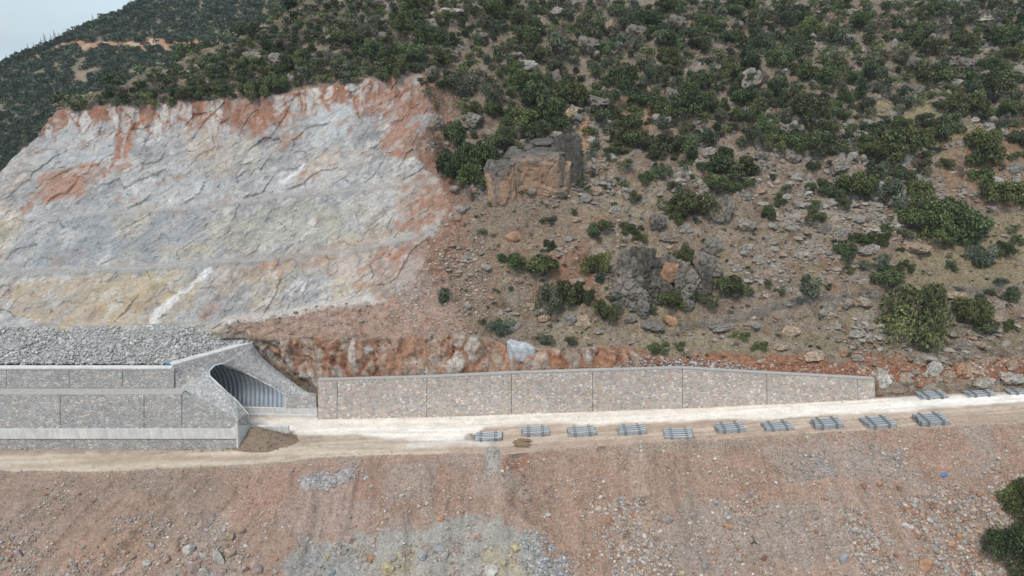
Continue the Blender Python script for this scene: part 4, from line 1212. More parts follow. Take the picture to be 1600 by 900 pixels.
patch([(1420, 780), (1520, 770), (1600, 740), (1640, 900), (1430, 930), (1460, 860), (1400, 820)], 1900, .28, 1.15, WARM + WARM + GREY, 'rubble_pile', 'buff and orange rubble field beside the dark bushes at bottom right')
patch([(1310, 800), (1340, 800), (1380, 860), (1400, 910), (1340, 910)], 520, .26, .9, GREY + WARM, 'rubble_pile', 'narrow tongue of pale rubble left of the buff rubble field')
patch([(1255, 715), (1300, 710), (1310, 750), (1270, 755)], 200, .2, .6, GREY, 'rubble_pile', 'small grey rubble patch below the row of guardrail bundles')
patch([(1380, 705), (1410, 700), (1415, 725), (1390, 728)], 110, .2, .6, GREY, 'rubble_pile', 'small grey stone scatter near the two rightmost bundles')
patch([(280, 830), (350, 800), (400, 850), (410, 900), (290, 905)], 420, .22, .8, WARM + GREY, 'rubble_pile', 'pinkish broken rock heap at the bottom left of the slope')
patch([(600, 770), (640, 745), (720, 750), (750, 800), (620, 810)], 520, .15, .5, [(.42, .32, .27), (.38, .27, .21), (.47, .40, .35)], 'rubble_pile', 'pink gravelly rubble halfway down the slope near its middle')
patch([(455, 750), (480, 736), (545, 722), (590, 735), (550, 750), (500, 768)], 420, .15, .6, [(.40, .41, .43), (.46, .465, .47), (.33, .34, .355), (.36, .30, .26)], 'rubble_pile', 'pale blue grey chippings dumped just below the road edge')
patch([(170, 815), (260, 800), (260, 835), (180, 840)], 240, .15, .5, GREY, 'rubble_pile', 'thin line of grey rubble across the left of the slope')
patch([(0, 840), (60, 835), (70, 900), (0, 900)], 200, .2, .7, GREY + WARM, 'rubble_pile', 'stone scatter in the bottom left corner')
# hillside stones
whs = natural * (PYf < np.tile(y_wtop, R) - 6) * AREA * (0.25 + 1.4 * sstep(.0, .5, stone_n) * rocky + sstep(.1, .5, clu2)) * (1 - redcut) * (1 - .7 * bank) * (0.25 + sstep(120, 300, PYf)) * (0.3 + .7 * (PXf > 690))
i = sample(whs, 26000)
stones('hillside_stones', W3[i] + rng.normal(0, .15, (len(i), 3)) * [1, 1, .2] + [0, 0, .05], psize(len(i), .28, 1.9, 2.2), palette(len(i), [(.25, .22, .185), (.19, .17, .15), (.28, .245, .205), (.25, .20, .15), (.24, .165, .12), (.31, .28, .24)], .2), 'weathered limestone fragments strewn over the dry hillside', 'rubble', flat=.6)
i = sample(whs * (PYf < 330) * (PXf > 560), 2600)
stones('hillside_rocks', W3[i] + [0, 0, .0], psize(len(i), 1.2, 3.8, 2.2), palette(len(i), [(.23, .215, .195), (.18, .17, .16), (.28, .26, .235), (.23, .195, .16)]), 'grey limestone rocks showing between the bushes high on the hill', 'rubble', tpl=[rock_shape(340 + q, 2, .14, 9) for q in range(6)])
i = sample(whs * (PYf > 280) * (PXf > 700) * sstep(0, .5, rocky), 1100)
stones('rock_ledges', W3[i] + [0, 0, -.1], psize(len(i), 1.0, 3.6, 2.2), palette(len(i), [(.27, .24, .205), (.22, .20, .175), (.31, .285, .25), (.29, .215, .16)]), 'half buried limestone ledges on the lower hillside', 'rubble', flat=.55, tpl=[rock_shape(360 + q, 2, .14, 9) for q in range(6)])
i = sample(natural * poly_mask(PXf, PYf, [(650, 350), (760, 380), (760, 500), (700, 520), (600, 515)], 15) * AREA, 1500)
stones('scree', W3[i] + [0, 0, .05], psize(len(i), .18, .7, 2.3), palette(len(i), [(.40, .35, .31), (.34, .26, .21), (.44, .40, .37)]), 'loose pale scree between the quarry and the bushes', 'rubble')
i = sample(bank * hill_m * AREA * (PYf < np.tile(y_wtop, R) + 3), 1600)
stones('bank_stones', W3[i] + [0, 0, .05], psize(len(i), .2, 1.0, 2.0), palette(len(i), [(.32, .17, .11), (.36, .28, .22), (.28, .12, .07), (.42, .36, .31)]), 'red earth stones on the bank behind the wall', 'rubble')
i = sample(mq * AREA, 2500)
stones('quarry_debris', W3[i] + [0, 0, .02], psize(len(i), .18, .7, 2.5), palette(len(i), [(.40, .40, .40), (.48, .46, .43), (.30, .30, .31), (.42, .33, .26)]), 'small blasted rock debris lying on the quarry face', 'rubble')
i = sample(poly_mask(PXf, PYf, [(1085, 562), (1160, 572), (1200, 582), (1080, 577), (960, 578), (980, 565)], 5) * hill_m * AREA, 300)
stones('backfill_gravel', W3[i] + [0, -.3, .25], psize(len(i), .2, .6, 2.5), palette(len(i), [(.42, .43, .44), (.34, .35, .36)]), 'grey backfill gravel heaped behind the retaining wall top', 'gravel')
# rockfill
bw = rng.random((13000, 2)); ci = (bw[:, 0] * (len(bx) - 1)); ri = bw[:, 1] * (nb - 1)
pos = Gb[ri.astype(int), ci.astype(int)] + rng.normal(0, .2, (13000, 3)) * [1, 1, .3] + [0, 0, .2]
stones('rockfill', pos, psize(13000, .24, .95, 2.4), palette(13000, [(.41, .405, .40), (.45, .44, .43), (.37, .365, .36), (.41, .38, .35), (.49, .48, .465)], .1), 'angular grey rockfill blocks packed on the bank above the stone wall', 'rockfill')

# ------------------------------------------------------------------ guardrail bundles, heaps, log stack, concrete blocks
M_rail = mat_plain('galvanised_rail', (.37, .39, .405), 0.6, 0.5, noise=(0.88, 1.08), spec=0.4, bump=0.03)
M_raild = mat_plain('weathered_strap', (.21, .225, .235), 0.6, 0.4, noise=(0.85, 1.1))
M_wood = mat_plain('rough_wood', (.25, .185, .12), 0.9, noise=(0.6, 1.3), nscale=5)
M_soilheap = mat_plain('damp_soil', (.205, .155, .115), 0.95, noise=(0.75, 1.2), nscale=2.5, bump=.6)
M_gravelheap = mat_plain('pale_gravel', (.36, .33, .30), 0.95, noise=(0.7, 1.25), nscale=6, bump=.8)

def rail_mesh():
    """one W-beam: corrugated strip 4.3 m long with a slight sag"""
    wpr = [(-.165, -.03), (-.15, .0), (-.12, .065), (-.08, .08), (-.03, .06), (0, .055), (.03, .06), (.08, .08), (.12, .065), (.15, .0), (.165, -.03)]
    nx = 13; v, f = [], []
    for j, dz in ((0, 0), (1, -.016)):
        for i_ in range(nx):
            x = -2.16 + 4.32 * i_ / (nx - 1); sag = -.13 * (1 - (x / 2.16) ** 2)
            for (y, z) in wpr: v.append((x, y * 1.0, z * 2.1 + dz + sag))
    m = len(wpr); tot = nx * m
    for i_ in range(nx - 1):
        for k in range(m - 1):
            a = i_ * m + k; f.append((a, a + 1, a + m + 1, a + m)); f.append((a + tot, a + m + tot, a + m + 1 + tot, a + 1 + tot))
        for k in (0, m - 1):
            a = i_ * m + k; f.append((a, a + m, a + m + tot, a + tot))
    for i_ in (0, nx - 1):
        for k in range(m - 1):
            a = i_ * m + k; f.append((a, a + tot, a + 1 + tot, a + 1))
    me = fix_normals(pydata('rail', v, f, False)); me.materials.append(M_rail); return me
RAIL = rail_mesh()
def strap_mesh(wid, hgt):
    mb = MB()
    mb.box((1.15, 0, .10), (.1, wid, .05)); mb.box((-1.15, 0, .10), (.1, wid, .05))
    for dx in (-.13, .13):
        mb.box((dx, 0, hgt + .03), (.09, wid + .12, .05)); mb.box((dx, -wid / 2 - .03, hgt / 2), (.10, .05, hgt + .1)); mb.box((dx, wid / 2 + .03, hgt / 2), (.10, .05, hgt + .1))
        mb.box((dx, 0, .03), (.12, wid + .35, .08))
    me = mb.mesh('strap'); me.materials.append(M_raild); return me
STRAPS = {}
def bundle(name, px, py, rz, label, cols_n=4, layers=5, seed=0, loose=False, group='bundles of guardrail beams laid along the road'):
    h = hit([o_road, o_slope, o_hill], px, py)
    r_ = random.Random(seed); layers = max(2, layers - 1)
    e = empty(name, h[1] + Vector((0, 0, .03)), rz)
    # settle on the local fall of the road
    slopex = 4.6 / 60 if px > 760 else 0
    e.rotation_euler = (0, -math.atan(slopex) * .9, rz)
    e.rotation_euler = (0, -math.atan(slopex) * .9, rz)
    tag(e, label, 'guardrail bundle', group)
    wid = cols_n * .58; hgt = .16 + layers * .15
    for c_ in range(cols_n):
        yo = (c_ - (cols_n - 1) / 2) * .58 + r_.uniform(-.03, .03); dxc = r_.uniform(-.18, .18)
        for k_ in range(layers):
            o = link('rail', RAIL, None, e)
            dx = dxc + r_.uniform(-.04, .04)
            o.location = (dx, yo, .14 + k_ * .15 + .03)
            if loose and k_ == layers - 1 and c_ < 2: o.rotation_euler = (0, .03 * (c_ * 2 - 1), .12 * (1 if c_ else -1)); o.location.z += .06
    for sx_ in (-1.15, 1.15):
        key = (cols_n, layers)
        if key not in STRAPS: STRAPS[key] = strap_mesh(wid, hgt)
        s_ = link('strap', STRAPS[key], None, e); s_.location = (sx_ + r_.uniform(-.08, .08), 0, 0)
    return e
B_L = [(763, 684, .00, 4, 4, 'guardrail bundle with its front beams slipped loose, leftmost of the near row', True),
       (837, 676, .00, 4, 5, 'neat guardrail bundle just above the brown timber poles, second from the left', False),
       (909, 676, .02, 4, 5, 'guardrail bundle third from the left in the near row, right of the timber poles', False),
       (987, 674, .03, 4, 5, 'guardrail bundle just left of the wide skewed one in the near row', False),
       (1060, 679, -.10, 5, 3, 'wide flat guardrail bundle lying skewed, fifth from the left in the near row', False),
       (1140, 671, .02, 4, 5, 'guardrail bundle just right of the wide skewed one in the near row', False),
       (1214, 668, .02, 4, 4, 'guardrail bundle fourth from the right in the near row, below a wall joint', False),
       (1292, 664, .02, 4, 5, 'guardrail bundle third from the right in the near row, opposite the low wall end', False),
       (1371, 662, .03, 5, 4, 'guardrail bundle second from the right in the near row', False),
       (1454, 658, .03, 5, 5, 'rightmost guardrail bundle of the near row on the road shoulder', False)]
for n_, (a, b_, rz, cn, ly, lab, lo) in enumerate(B_L): bundle('guardrail_bundle', a, b_, rz, lab, cn, ly, n_, lo)
for n_, (a, b_, lab) in enumerate([(1455, 618.5, 'low guardrail bundle at the foot of the red bank, nearest the wall end'),
                                  (1528, 615, 'low guardrail bundle at the foot of the red bank, middle one of three'),
                                  (1592, 611.5, 'low guardrail bundle by the red bank, cut by the right photo edge')]):
    bundle('guardrail_bundle', a, b_, .05, lab, 4, 3, 20 + n_, False, 'bundles of guardrail beams along the foot of the bank')

def heap(name, px, py, rx, ry, hz, mat, label, cat, seed, tilt=None):
    h = hit([o_road, o_slope], px, py)
    n = 56; f = []
    gx_, gy_ = np.meshgrid(np.linspace(-1, 1, n + 1), np.linspace(-1, 1, n + 1), indexing='ij')
    r = np.hypot(gx_, gy_) * (1 + .16 * fbm(gx_ * 1.5 + seed, gy_ * 1.5, 0 * gx_, 3, seed))
    z = np.where(r < 1, (1 - r) ** 1.15 * hz * (1 + .25 * fbm(gx_ * 4 + seed, gy_ * 4, 0 * gx_, 4, seed)), -.12)
    v = []
    for xx, yy, zz in zip((gx_ * rx).ravel(), (gy_ * ry).ravel(), z.ravel()):
        best = None
        for o in (o_road, o_slope):
            ok, loc, _, _ = o.ray_cast(Vector((h[1].x + xx, h[1].y + yy, h[1].z + 15)), Vector((0, 0, -1)))
            if ok and (best is None or loc.z > best): best = loc.z
        v.append((xx, yy, (best if best is not None else h[1].z) - h[1].z + zz))
    for i_ in range(n):
        for j in range(n):
            a = i_ * (n + 1) + j; f.append((a, a + n + 1, a + n + 2, a + 1))
    o = link(name, pydata(name, v, f, True), mat, None, h[1]); tag(o, label, cat); return o
heap('soil_heap', 406, 689, 6.4, 3.3, 2.5, M_soilheap, 'brown soil heap dumped against the corner of the tunnel embankment', 'heap', 3)
gh = heap('gravel_heap', 770, 713, 1.1, 2.6, .9, M_gravelheap, 'small pale gravel heap spilling over the road edge', 'heap', 4, .25)
hp = bpy.data.objects['soil_heap']
cl = np.array([v_.co[:] for v_ in hp.data.vertices]) + np.array(hp.location)
zz_ = np.array([v_.co.z for v_ in hp.data.vertices]); ii_ = rng.choice(len(cl), 700)
stones('soil_clods', cl[ii_] + rng.normal(0, .25, (700, 3)) * [1, 1, .1], psize(700, .12, .5, 2.4), palette(700, [(.20, .15, .11), (.25, .20, .15), (.17, .125, .09)]), 'clods crumbling off the brown soil heap', 'soil')
i = sample(on_road * AREA * (sstep(12, 2, np.tile(y_edge, R) - PYf) + .35 * (PXf > 760) * sstep(30, 5, np.tile(y_edge, R) - PYf) + .5 * sstep(8, 0, PYf - np.tile(y_base, R)) + .02), 3200)
stones('road_gravel', W3[i], psize(len(i), .10, .38, 2.6), palette(len(i), GREY + WARM + [(.55, .51, .46)]), 'loose gravel along the edges of the dirt road', 'gravel')
cl = np.array([v_.co[:] for v_ in gh.data.vertices]) + np.array(gh.location); nv_ = len(cl)
rr_ = np.hypot((cl[:, 0] - gh.location.x) / 1.1, (cl[:, 1] - gh.location.y) / 2.6); ok_ = np.where(rr_ < 1.02)[0]; ii_ = rng.choice(ok_, 700)
stones('heap_gravel', cl[ii_] + rng.normal(0, .15, (700, 3)) * [1, 1, .1], psize(700, .1, .35, 2.2), palette(700, [(.40, .37, .34), (.46, .43, .40), (.34, .31, .28)]), 'pale gravel grains over the small heap at the road edge', 'gravel')
i = sample(on_road * AREA * poly_mask(PXf, PYf, [(-100, 696), (370, 690), (375, 702), (260, 707), (-100, 705)], 4) * (.2 + sstep(0, .4, nA)), 900)
stones('footing_rubble', W3[i], psize(len(i), .12, .55, 2.4), palette(len(i), [(.30, .27, .24), (.24, .18, .14), (.36, .34, .31), (.20, .15, .12)]), 'stones and clods along the foot of the embankment', 'rubble')
# concrete block behind the soil heap
h = hit([o_road], 428, 680)
MB().box((0, 0, .9), (5.2, .6, 1.8)).build('concrete_block', M_conc).location = h[1]
tag(bpy.data.objects['concrete_block'], 'pale concrete upstand behind the brown soil heap', 'concrete block')
# logs
h = hit([o_road], 817, 694)
lg = empty('log_stack', h[1], .0); tag(lg, 'loose stack of brown timber poles lying by the second guardrail bundle', 'timber stack')
for k_ in range(11):
    a0 = random.uniform(-.45, .15); ln = random.uniform(.9, 1.5); x0 = random.uniform(-.35, .35); y0 = (k_ % 6) * .42 - 1.05; z0_ = .16 + (k_ // 6) * .3
    p0 = Vector((x0 - math.cos(a0) * ln, y0 - math.sin(a0) * ln * .5, z0_)); p1 = Vector((x0 + math.cos(a0) * ln, y0 + math.sin(a0) * ln * .5 , z0_ + random.uniform(-.02, .12)))
    MB().tube([p0, p0.lerp(p1, .5) + Vector((0, .04, .02)), p1], [.15, .14, .11], 7).build('log', M_wood, lg)
# ------------------------------------------------------------------ labels that single out
MARK = [('orange-streaked cliff', 835, 255), ('orange-scarred grey crag', 1020, 435), ('pale mesh-covered block', 812, 542), ('tunnel mouth', 400, 600),
        ('big tree by the wire fence', 1434, 500), ('low end of the retaining wall', 1367, 605), ('tall pale pinnacle rock', 1128, 329),
        ('broad dark thicket', 1470, 345), ('bare grassy clearing', 1400, 172), ('orange boulder on the bare slope', 803, 369), ('upper right corner', 1590, 20),
        ('quarry top corner', 640, 120), ('road edge', 1000, 692), ('blue rubble spill', 845, 870), ('buff rubble field', 1480, 830), ('timber poles', 817, 691),
        ('yellow boulder', 606, 888), ('pale gravel heap', 768, 715), ('soil heap', 408, 685), ('pink rock heap', 340, 870), ('big buff boulder', 1447, 883),
        ('flat grey boulder', 1044, 811), ('bottom left corner', 20, 880), ('left half of the road', 200, 735), ('fallen orange slab', 1051, 503),
        ('rightmost near guardrail bundle', 1454, 655), ('top centre of the photo', 900, 10), ('upper quarry rim', 350, 150), ('far orange road cut', 300, 75),
        ('buff rock slab', 1141, 200), ('round topped bush', 1074, 171), ('right edge of the photo', 1598, 260)]
REG = {}
def size_word(w): return 'tiny' if w < 14 else 'small' if w < 26 else 'medium' if w < 44 else 'large'
def queue_label(o, head, px, py, cat, group):
    if px > 1592: px = 1592
    best = sorted(MARK, key=lambda m: math.hypot((m[1] - px), (m[2] - py) * 1.2))[0]
    dx, dy = px - best[1], py - best[2]
    d = math.hypot(dx, dy)
    if d < 14: rel = 'at the'
    elif abs(dx) > abs(dy) * 1.3: rel = ('just ' if d < 50 else 'well ' if d > 130 else '') + ('right of the' if dx > 0 else 'left of the')
    else: rel = ('just ' if d < 50 else 'well ' if d > 130 else '') + ('below the' if dy > 0 else 'above the')
    key = (head, rel, best[0])
    REG.setdefault(key, []).append((px, py, o))
    o['category'] = cat; o['group'] = group
ORD = ['leftmost', 'second from left', 'third from left', 'fourth from left', 'fifth from left', 'sixth from left']
def flush_labels():
    for (head, rel, mk), lst in REG.items():
        base = f'{head} {rel} {mk}'
        if len(lst) == 1: lst[0][2]['label'] = base; continue
        lst.sort(key=lambda t: t[0])
        if len(lst) <= 5:
            for i_, (_, _, o) in enumerate(lst): o['label'] = (f'{base}, {ORD[i_]}' if i_ < len(lst) - 1 else f'{base}, rightmost')
        else:
            lst.sort(key=lambda t: t[1]); nb_ = 3; per = math.ceil(len(lst) / nb_)
            for g_ in range(nb_):
                sub = sorted(lst[g_ * per:(g_ + 1) * per], key=lambda t: t[0])
                for i_, (_, _, o) in enumerate(sub):
                    o['label'] = base + ', ' + ['upper', 'middle', 'lower'][g_] + ' row, ' + (ORD[i_] if i_ < min(len(sub) - 1, 6) else 'rightmost' if i_ == len(sub) - 1 else 'far right')

# ------------------------------------------------------------------ boulders and crags
RK = [rock_mesh('boulder', 10 + i, 3, f_, .05) for i, f_ in enumerate([(1, .8, .62), (1, .9, .8), (1, .7, .5), (1, .85, .7), (.8, 1, .9), (1, .75, .75), (1, .9, .55), (.9, .8, 1.1)])]
KK = [karst_mesh('crag', 40 + i, 4, f_) for i, f_ in enumerate([(1, .7, .75), (1, .8, .6), (.8, .7, 1.1), (1, .7, .5), (1, .8, .9)])]
COLR = {'g': (.31, .285, .255), 'p': (.40, .37, .335), 'w': (.48, .45, .41), 't': (.37, .28, .21), 'o': (.40, .235, .15), 'y': (.46, .39, .24), 'b': (.325, .335, .34), 'k': (.40, .29, .26),
        'd': (.18, .165, .15), 'r': (.30, .15, .10), 'l': (.225, .20, .175)}
CW = {'g': 'grey', 'p': 'pale grey', 'w': 'whitish', 't': 'tan', 'o': 'orange', 'y': 'yellowish', 'b': 'blue grey', 'k': 'pinkish', 'd': 'dark grey', 'r': 'red brown', 'l': 'weathered grey'}
ALLT = [o_slope, o_road, o_hill, o_quarry, o_bank]
def boulder(px, py, w, h_, c, kind='boulder', mesh=None, label=None, name=None, depth=None, seed=None):
    seed = int(px * 7 + py * 13) if seed is None else seed
    r_ = random.Random(seed)
    hh = hit([o_slope, o_road, o_hill, o_quarry], px, py + h_ * .32)
    if hh is None: return None
    p = hh[1]; s = scale_at(p)
    if kind == 'crag' and not mesh: w, h_ = w * 1.1, h_ * 1.1
    src = mesh or (r_.choice(KK) if kind == 'crag' else r_.choice(RK))
    o = link(name or ('rock_outcrop' if kind == 'crag' else 'boulder'), src)
    sw = w * s * .5; sh = h_ * s * .5 * (1.15 if kind == 'crag' else 1.0)
    zr_ = max(abs(v_.co.z) for v_ in src.vertices) if not src.get('zr') else src['zr']
    src['zr'] = zr_
    o.scale = (sw, (depth or .8) * sw, sh / zr_ * 1.05)
    o.location = p + Vector((0, sw * .25, sh * .55))
    o.rotation_euler = (0, 0, r_.uniform(-.5, .5) if not mesh else 0)
    cc = COLR[c]; k_ = r_.uniform(.88, 1.1); o.color = (cc[0] * k_, cc[1] * k_, cc[2] * k_, 1)
    if label: tag(o, label, 'rock')
    else: queue_label(o, f'{size_word(w)} {CW[c]} {"outcrop" if kind == "crag" else "boulder"}', px, py, 'rock', 'rock outcrops on the hillside' if kind == 'crag' else 'boulders on the slopes')
    return o
LOW = [(295,858,22,18,'w'),(303,885,22,22,'k'),(341,871,24,26,'p'),(359,838,20,16,'t'),(376,828,14,16,'t'),(359,864,18,18,'t'),(308,867,18,14,'k'),(259,872,14,18,'t'),(278,847,12,16,'t'),
 (184,891,28,8,'k'),(228,881,16,11,'p'),(195,864,14,12,'t'),(206,869,12,10,'t'),(27,866,20,14,'k'),(112,877,12,10,'p'),(400,888,22,26,'k'),(320,894,18,18,'p'),(347,894,18,14,'k'),(236,852,12,10,'b'),
 (64,868,9,7,'p'),(316,868,14,12,'w'),(386,889,8,8,'r'),(547,842,20,14,'k'),(584,846,10,8,'k'),(578,872,16,16,'o'),(606,888,28,24,'y'),(614,871,14,14,'g'),(661,869,18,18,'b'),(686,857,18,14,'b'),
 (695,868,16,14,'p'),(745,839,20,16,'k'),(766,891,32,20,'w'),(805,857,18,14,'y'),(786,880,12,10,'y'),(483,883,12,10,'b'),(500,883,10,8,'p'),(512,869,10,14,'y'),(472,858,9,10,'t'),(516,894,20,10,'b'),
 (689,810,18,9,'o'),(628,774,8,6,'w'),(522,753,10,8,'w'),(764,741,10,8,'p'),(764,803,12,8,'k'),(666,786,10,8,'b'),(856,805,10,8,'p'),(1044,811,22,13,'g'),(1083,805,12,11,'g'),(953,813,14,11,'o'),
 (981,838,8,12,'o'),(998,833,14,11,'p'),(1119,786,12,9,'b'),(1216,791,9,9,'w'),(1195,872,12,12,'r'),(1156,875,12,10,'t'),(1101,885,10,15,'b'),(903,885,10,10,'k'),(931,866,10,9,'o'),(1140,810,12,9,'p'),
 (1137,822,18,8,'o'),(987,789,10,9,'o'),(1014,796,8,8,'k'),(1275,808,12,10,'g'),(1115,842,9,8,'p'),(1084,853,8,8,'p'),(1161,764,9,9,'o'),(1447,883,25,30,'o'),(1408,762,15,13,'t'),(1376,757,12,12,'o'),
 (1350,760,10,9,'r'),(1355,769,10,9,'g'),(1319,872,14,22,'b'),(1498,837,14,13,'o'),(1508,835,10,9,'p'),(1417,822,15,9,'w'),(1497,765,11,10,'t'),(1442,804,11,9,'t'),(1541,823,13,9,'t'),(1489,850,18,10,'o'),
 (1392,847,13,9,'p'),(1276,808,12,9,'g'),(1217,790,9,8,'w'),(1530,771,11,10,'o'),(1275,830,9,8,'r'),(1283,835,8,9,'k'),(1566,790,13,11,'t'),(1575,812,10,9,'p'),(1554,843,14,10,'t'),(1520,862,13,10,'o'),
 (1463,860,13,10,'p'),(1400,868,9,8,'r'),(1330,845,9,9,'t'),(1367,867,10,9,'o'),(1294,772,8,7,'p'),(1045,880,11,9,'k'),(1067,896,12,9,'y'),(1024,893,12,9,'o'),(961,892,9,10,'p'),(1010,862,11,9,'w'),(1035,852,8,8,'p'),
 (130,855,10,8,'g'),(40,842,14,8,'k'),(160,868,9,7,'t'),(430,893,10,9,'p'),(745,868,9,8,'g'),(720,880,10,8,'p'),(540,860,10,9,'g'),(560,888,10,8,'p'),(640,850,8,7,'p'),(709,893,12,9,'k'),(1175,735,8,6,'w'),(1117,716,9,6,'w')]
for a in LOW: boulder(*a)
HILLR = [(1174,131,44,34,'l'),(1167,173,22,14,'l'),(1222,181,20,18,'l'),(935,165,50,24,'l'),(1034,192,34,22,'g'),(893,180,34,24,'t'),(1049,155,20,28,'l'),(1058,40,28,26,'l'),(994,54,36,24,'l'),
 (949,48,24,28,'t'),(919,75,34,28,'l'),(871,21,26,14,'g'),(1034,38,24,14,'g'),(1202,229,22,20,'g'),(863,130,30,36,'l'),(437,99,36,24,'l'),(300,110,24,16,'g'),(256,114,20,11,'g'),(397,125,14,14,'g'),
 (388,92,44,16,'l'),(456,124,14,14,'g'),(672,118,22,22,'l'),(680,196,24,28,'l'),(731,193,50,28,'l'),(837,127,30,20,'l'),(819,104,40,14,'g'),(1534,32,62,15,'p'),(1429,107,24,30,'l'),(1397,72,10,16,'g'),
 (1539,120,32,18,'g'),(1509,104,26,22,'l'),(1488,131,36,14,'g'),(1436,144,16,16,'d'),(1387,149,14,18,'d'),(1323,64,28,18,'g'),(1416,40,14,8,'g'),(1235,77,24,12,'g'),(1220,184,14,12,'g'),(1525,189,14,9,'p'),
 (1071,358,22,15,'g'),(1046,373,30,13,'l'),(1167,355,30,16,'g'),(1167,391,28,18,'g'),(1112,388,34,24,'l'),(1068,268,26,15,'g'),(910,503,26,20,'t'),(888,501,24,18,'l'),(1315,262,34,24,'l'),(1263,280,16,12,'g'),
 (1315,373,28,19,'l'),(1289,360,24,18,'d'),(1395,356,30,13,'p'),(1360,392,34,18,'g'),(1434,390,44,15,'t'),(1315,477,38,18,'l'),(1291,488,22,16,'g'),(1499,540,26,15,'l'),(1495,464,36,10,'t'),(1235,520,30,14,'t'),
 (1274,559,40,11,'t'),(1460,581,28,22,'p'),(1482,592,24,18,'t'),(1503,581,20,18,'o'),(1540,600,34,17,'p'),(1581,594,38,16,'p'),(1581,572,24,15,'t'),(1378,598,26,22,'w'),(1440,600,18,14,'o'),(1005,487,22,32,'d'),
 (1100,417,38,38,'l'),(880,168,20,16,'l'),(775,300,20,16,'g'),(720,330,18,12,'g'),(985,500,22,14,'l'),(1020,512,40,12,'d'),(960,485,20,16,'l'),(1075,480,18,24,'d'),(1240,250,26,16,'l'),(1110,240,24,14,'g'),
 (700,90,30,20,'l'),(600,60,26,14,'l'),(560,30,20,14,'g'),(750,60,28,18,'l'),(640,40,24,14,'g'),(520,60,24,14,'l'),(480,90,18,12,'g'),(1290,120,22,14,'l'),(1335,215,22,14,'g'),(1530,70,24,14,'g'),(1460,60,22,12,'g'),
 (1590,110,26,14,'g'),(1330,20,24,12,'g'),(1250,12,30,14,'l'),(1150,60,24,14,'g'),(1100,30,22,12,'g'),(705,20,40,12,'p'),(672,38,26,16,'l'),(1190,245,22,14,'l'),(760,420,18,10,'g'),(730,480,14,9,'g'),(1250,400,18,10,'g'),(1200,430,20,10,'t'),(1230,455,16,9,'g'),(1340,525,24,11,'g'),(1220,545,22,10,'t'),(1180,510,20,9,'g'),(1130,510,60,9,'l'),(850,500,20,10,'t'),(830,480,16,9,'t'),(935,520,16,9,'g'),(810,440,14,9,'t'),(1150,420,18,12,'g'),(1210,380,18,10,'g'),(1230,310,16,10,'g'),(1190,300,18,11,'t'),(960,330,18,11,'g'),(900,345,16,9,'t'),(890,375,14,9,'g'),(980,300,20,12,'g'),(930,300,22,12,'t'),(1350,470,16,8,'g'),(1555,500,22,10,'t'),(1530,540,20,10,'t'),(1420,575,18,10,'o'),(1340,560,20,10,'g'),(1190,565,16,8,'t')]
for a in HILLR: boulder(*a, kind='crag')
boulder(1051, 503, 30, 15, 'o', label='fallen flat orange slab below the grey crag on the hillside', mesh=RK[2]).rotation_euler = (0, .45, 0)
boulder(803, 369, 28, 18, 'o', label='solitary orange boulder on the bare upper part of the scree')
boulder(1027, 351, 28, 26, 'd', kind='crag', label='stacked dark grey rocks piled like a cairn on the mid hillside')
boulder(1128, 333, 48, 54, 'l', kind='crag', mesh=KK[2], label='tall pale grey pinnacle rock right of a big round bush')
# mesh-covered block on the red cut
blk_m = rock_mesh('boulder', 81, 4, (1, .8, .85), .03)
_v = np.array([v_.co[:] for v_ in blk_m.vertices]); _m = np.abs(_v).max(0); _q = np.sign(_v) * (np.abs(_v / _m) ** .62) * _m; blk_m.vertices.foreach_set('co', _q.astype(np.float32).ravel()); blk_m.update()
o = boulder(812, 545, 50, 32, 'b', mesh=blk_m, label='smooth pale blue grey block wrapped in mesh on top of the red rock cut'); o.color = (.42, .44, .46, 1)
o.location.y -= .8

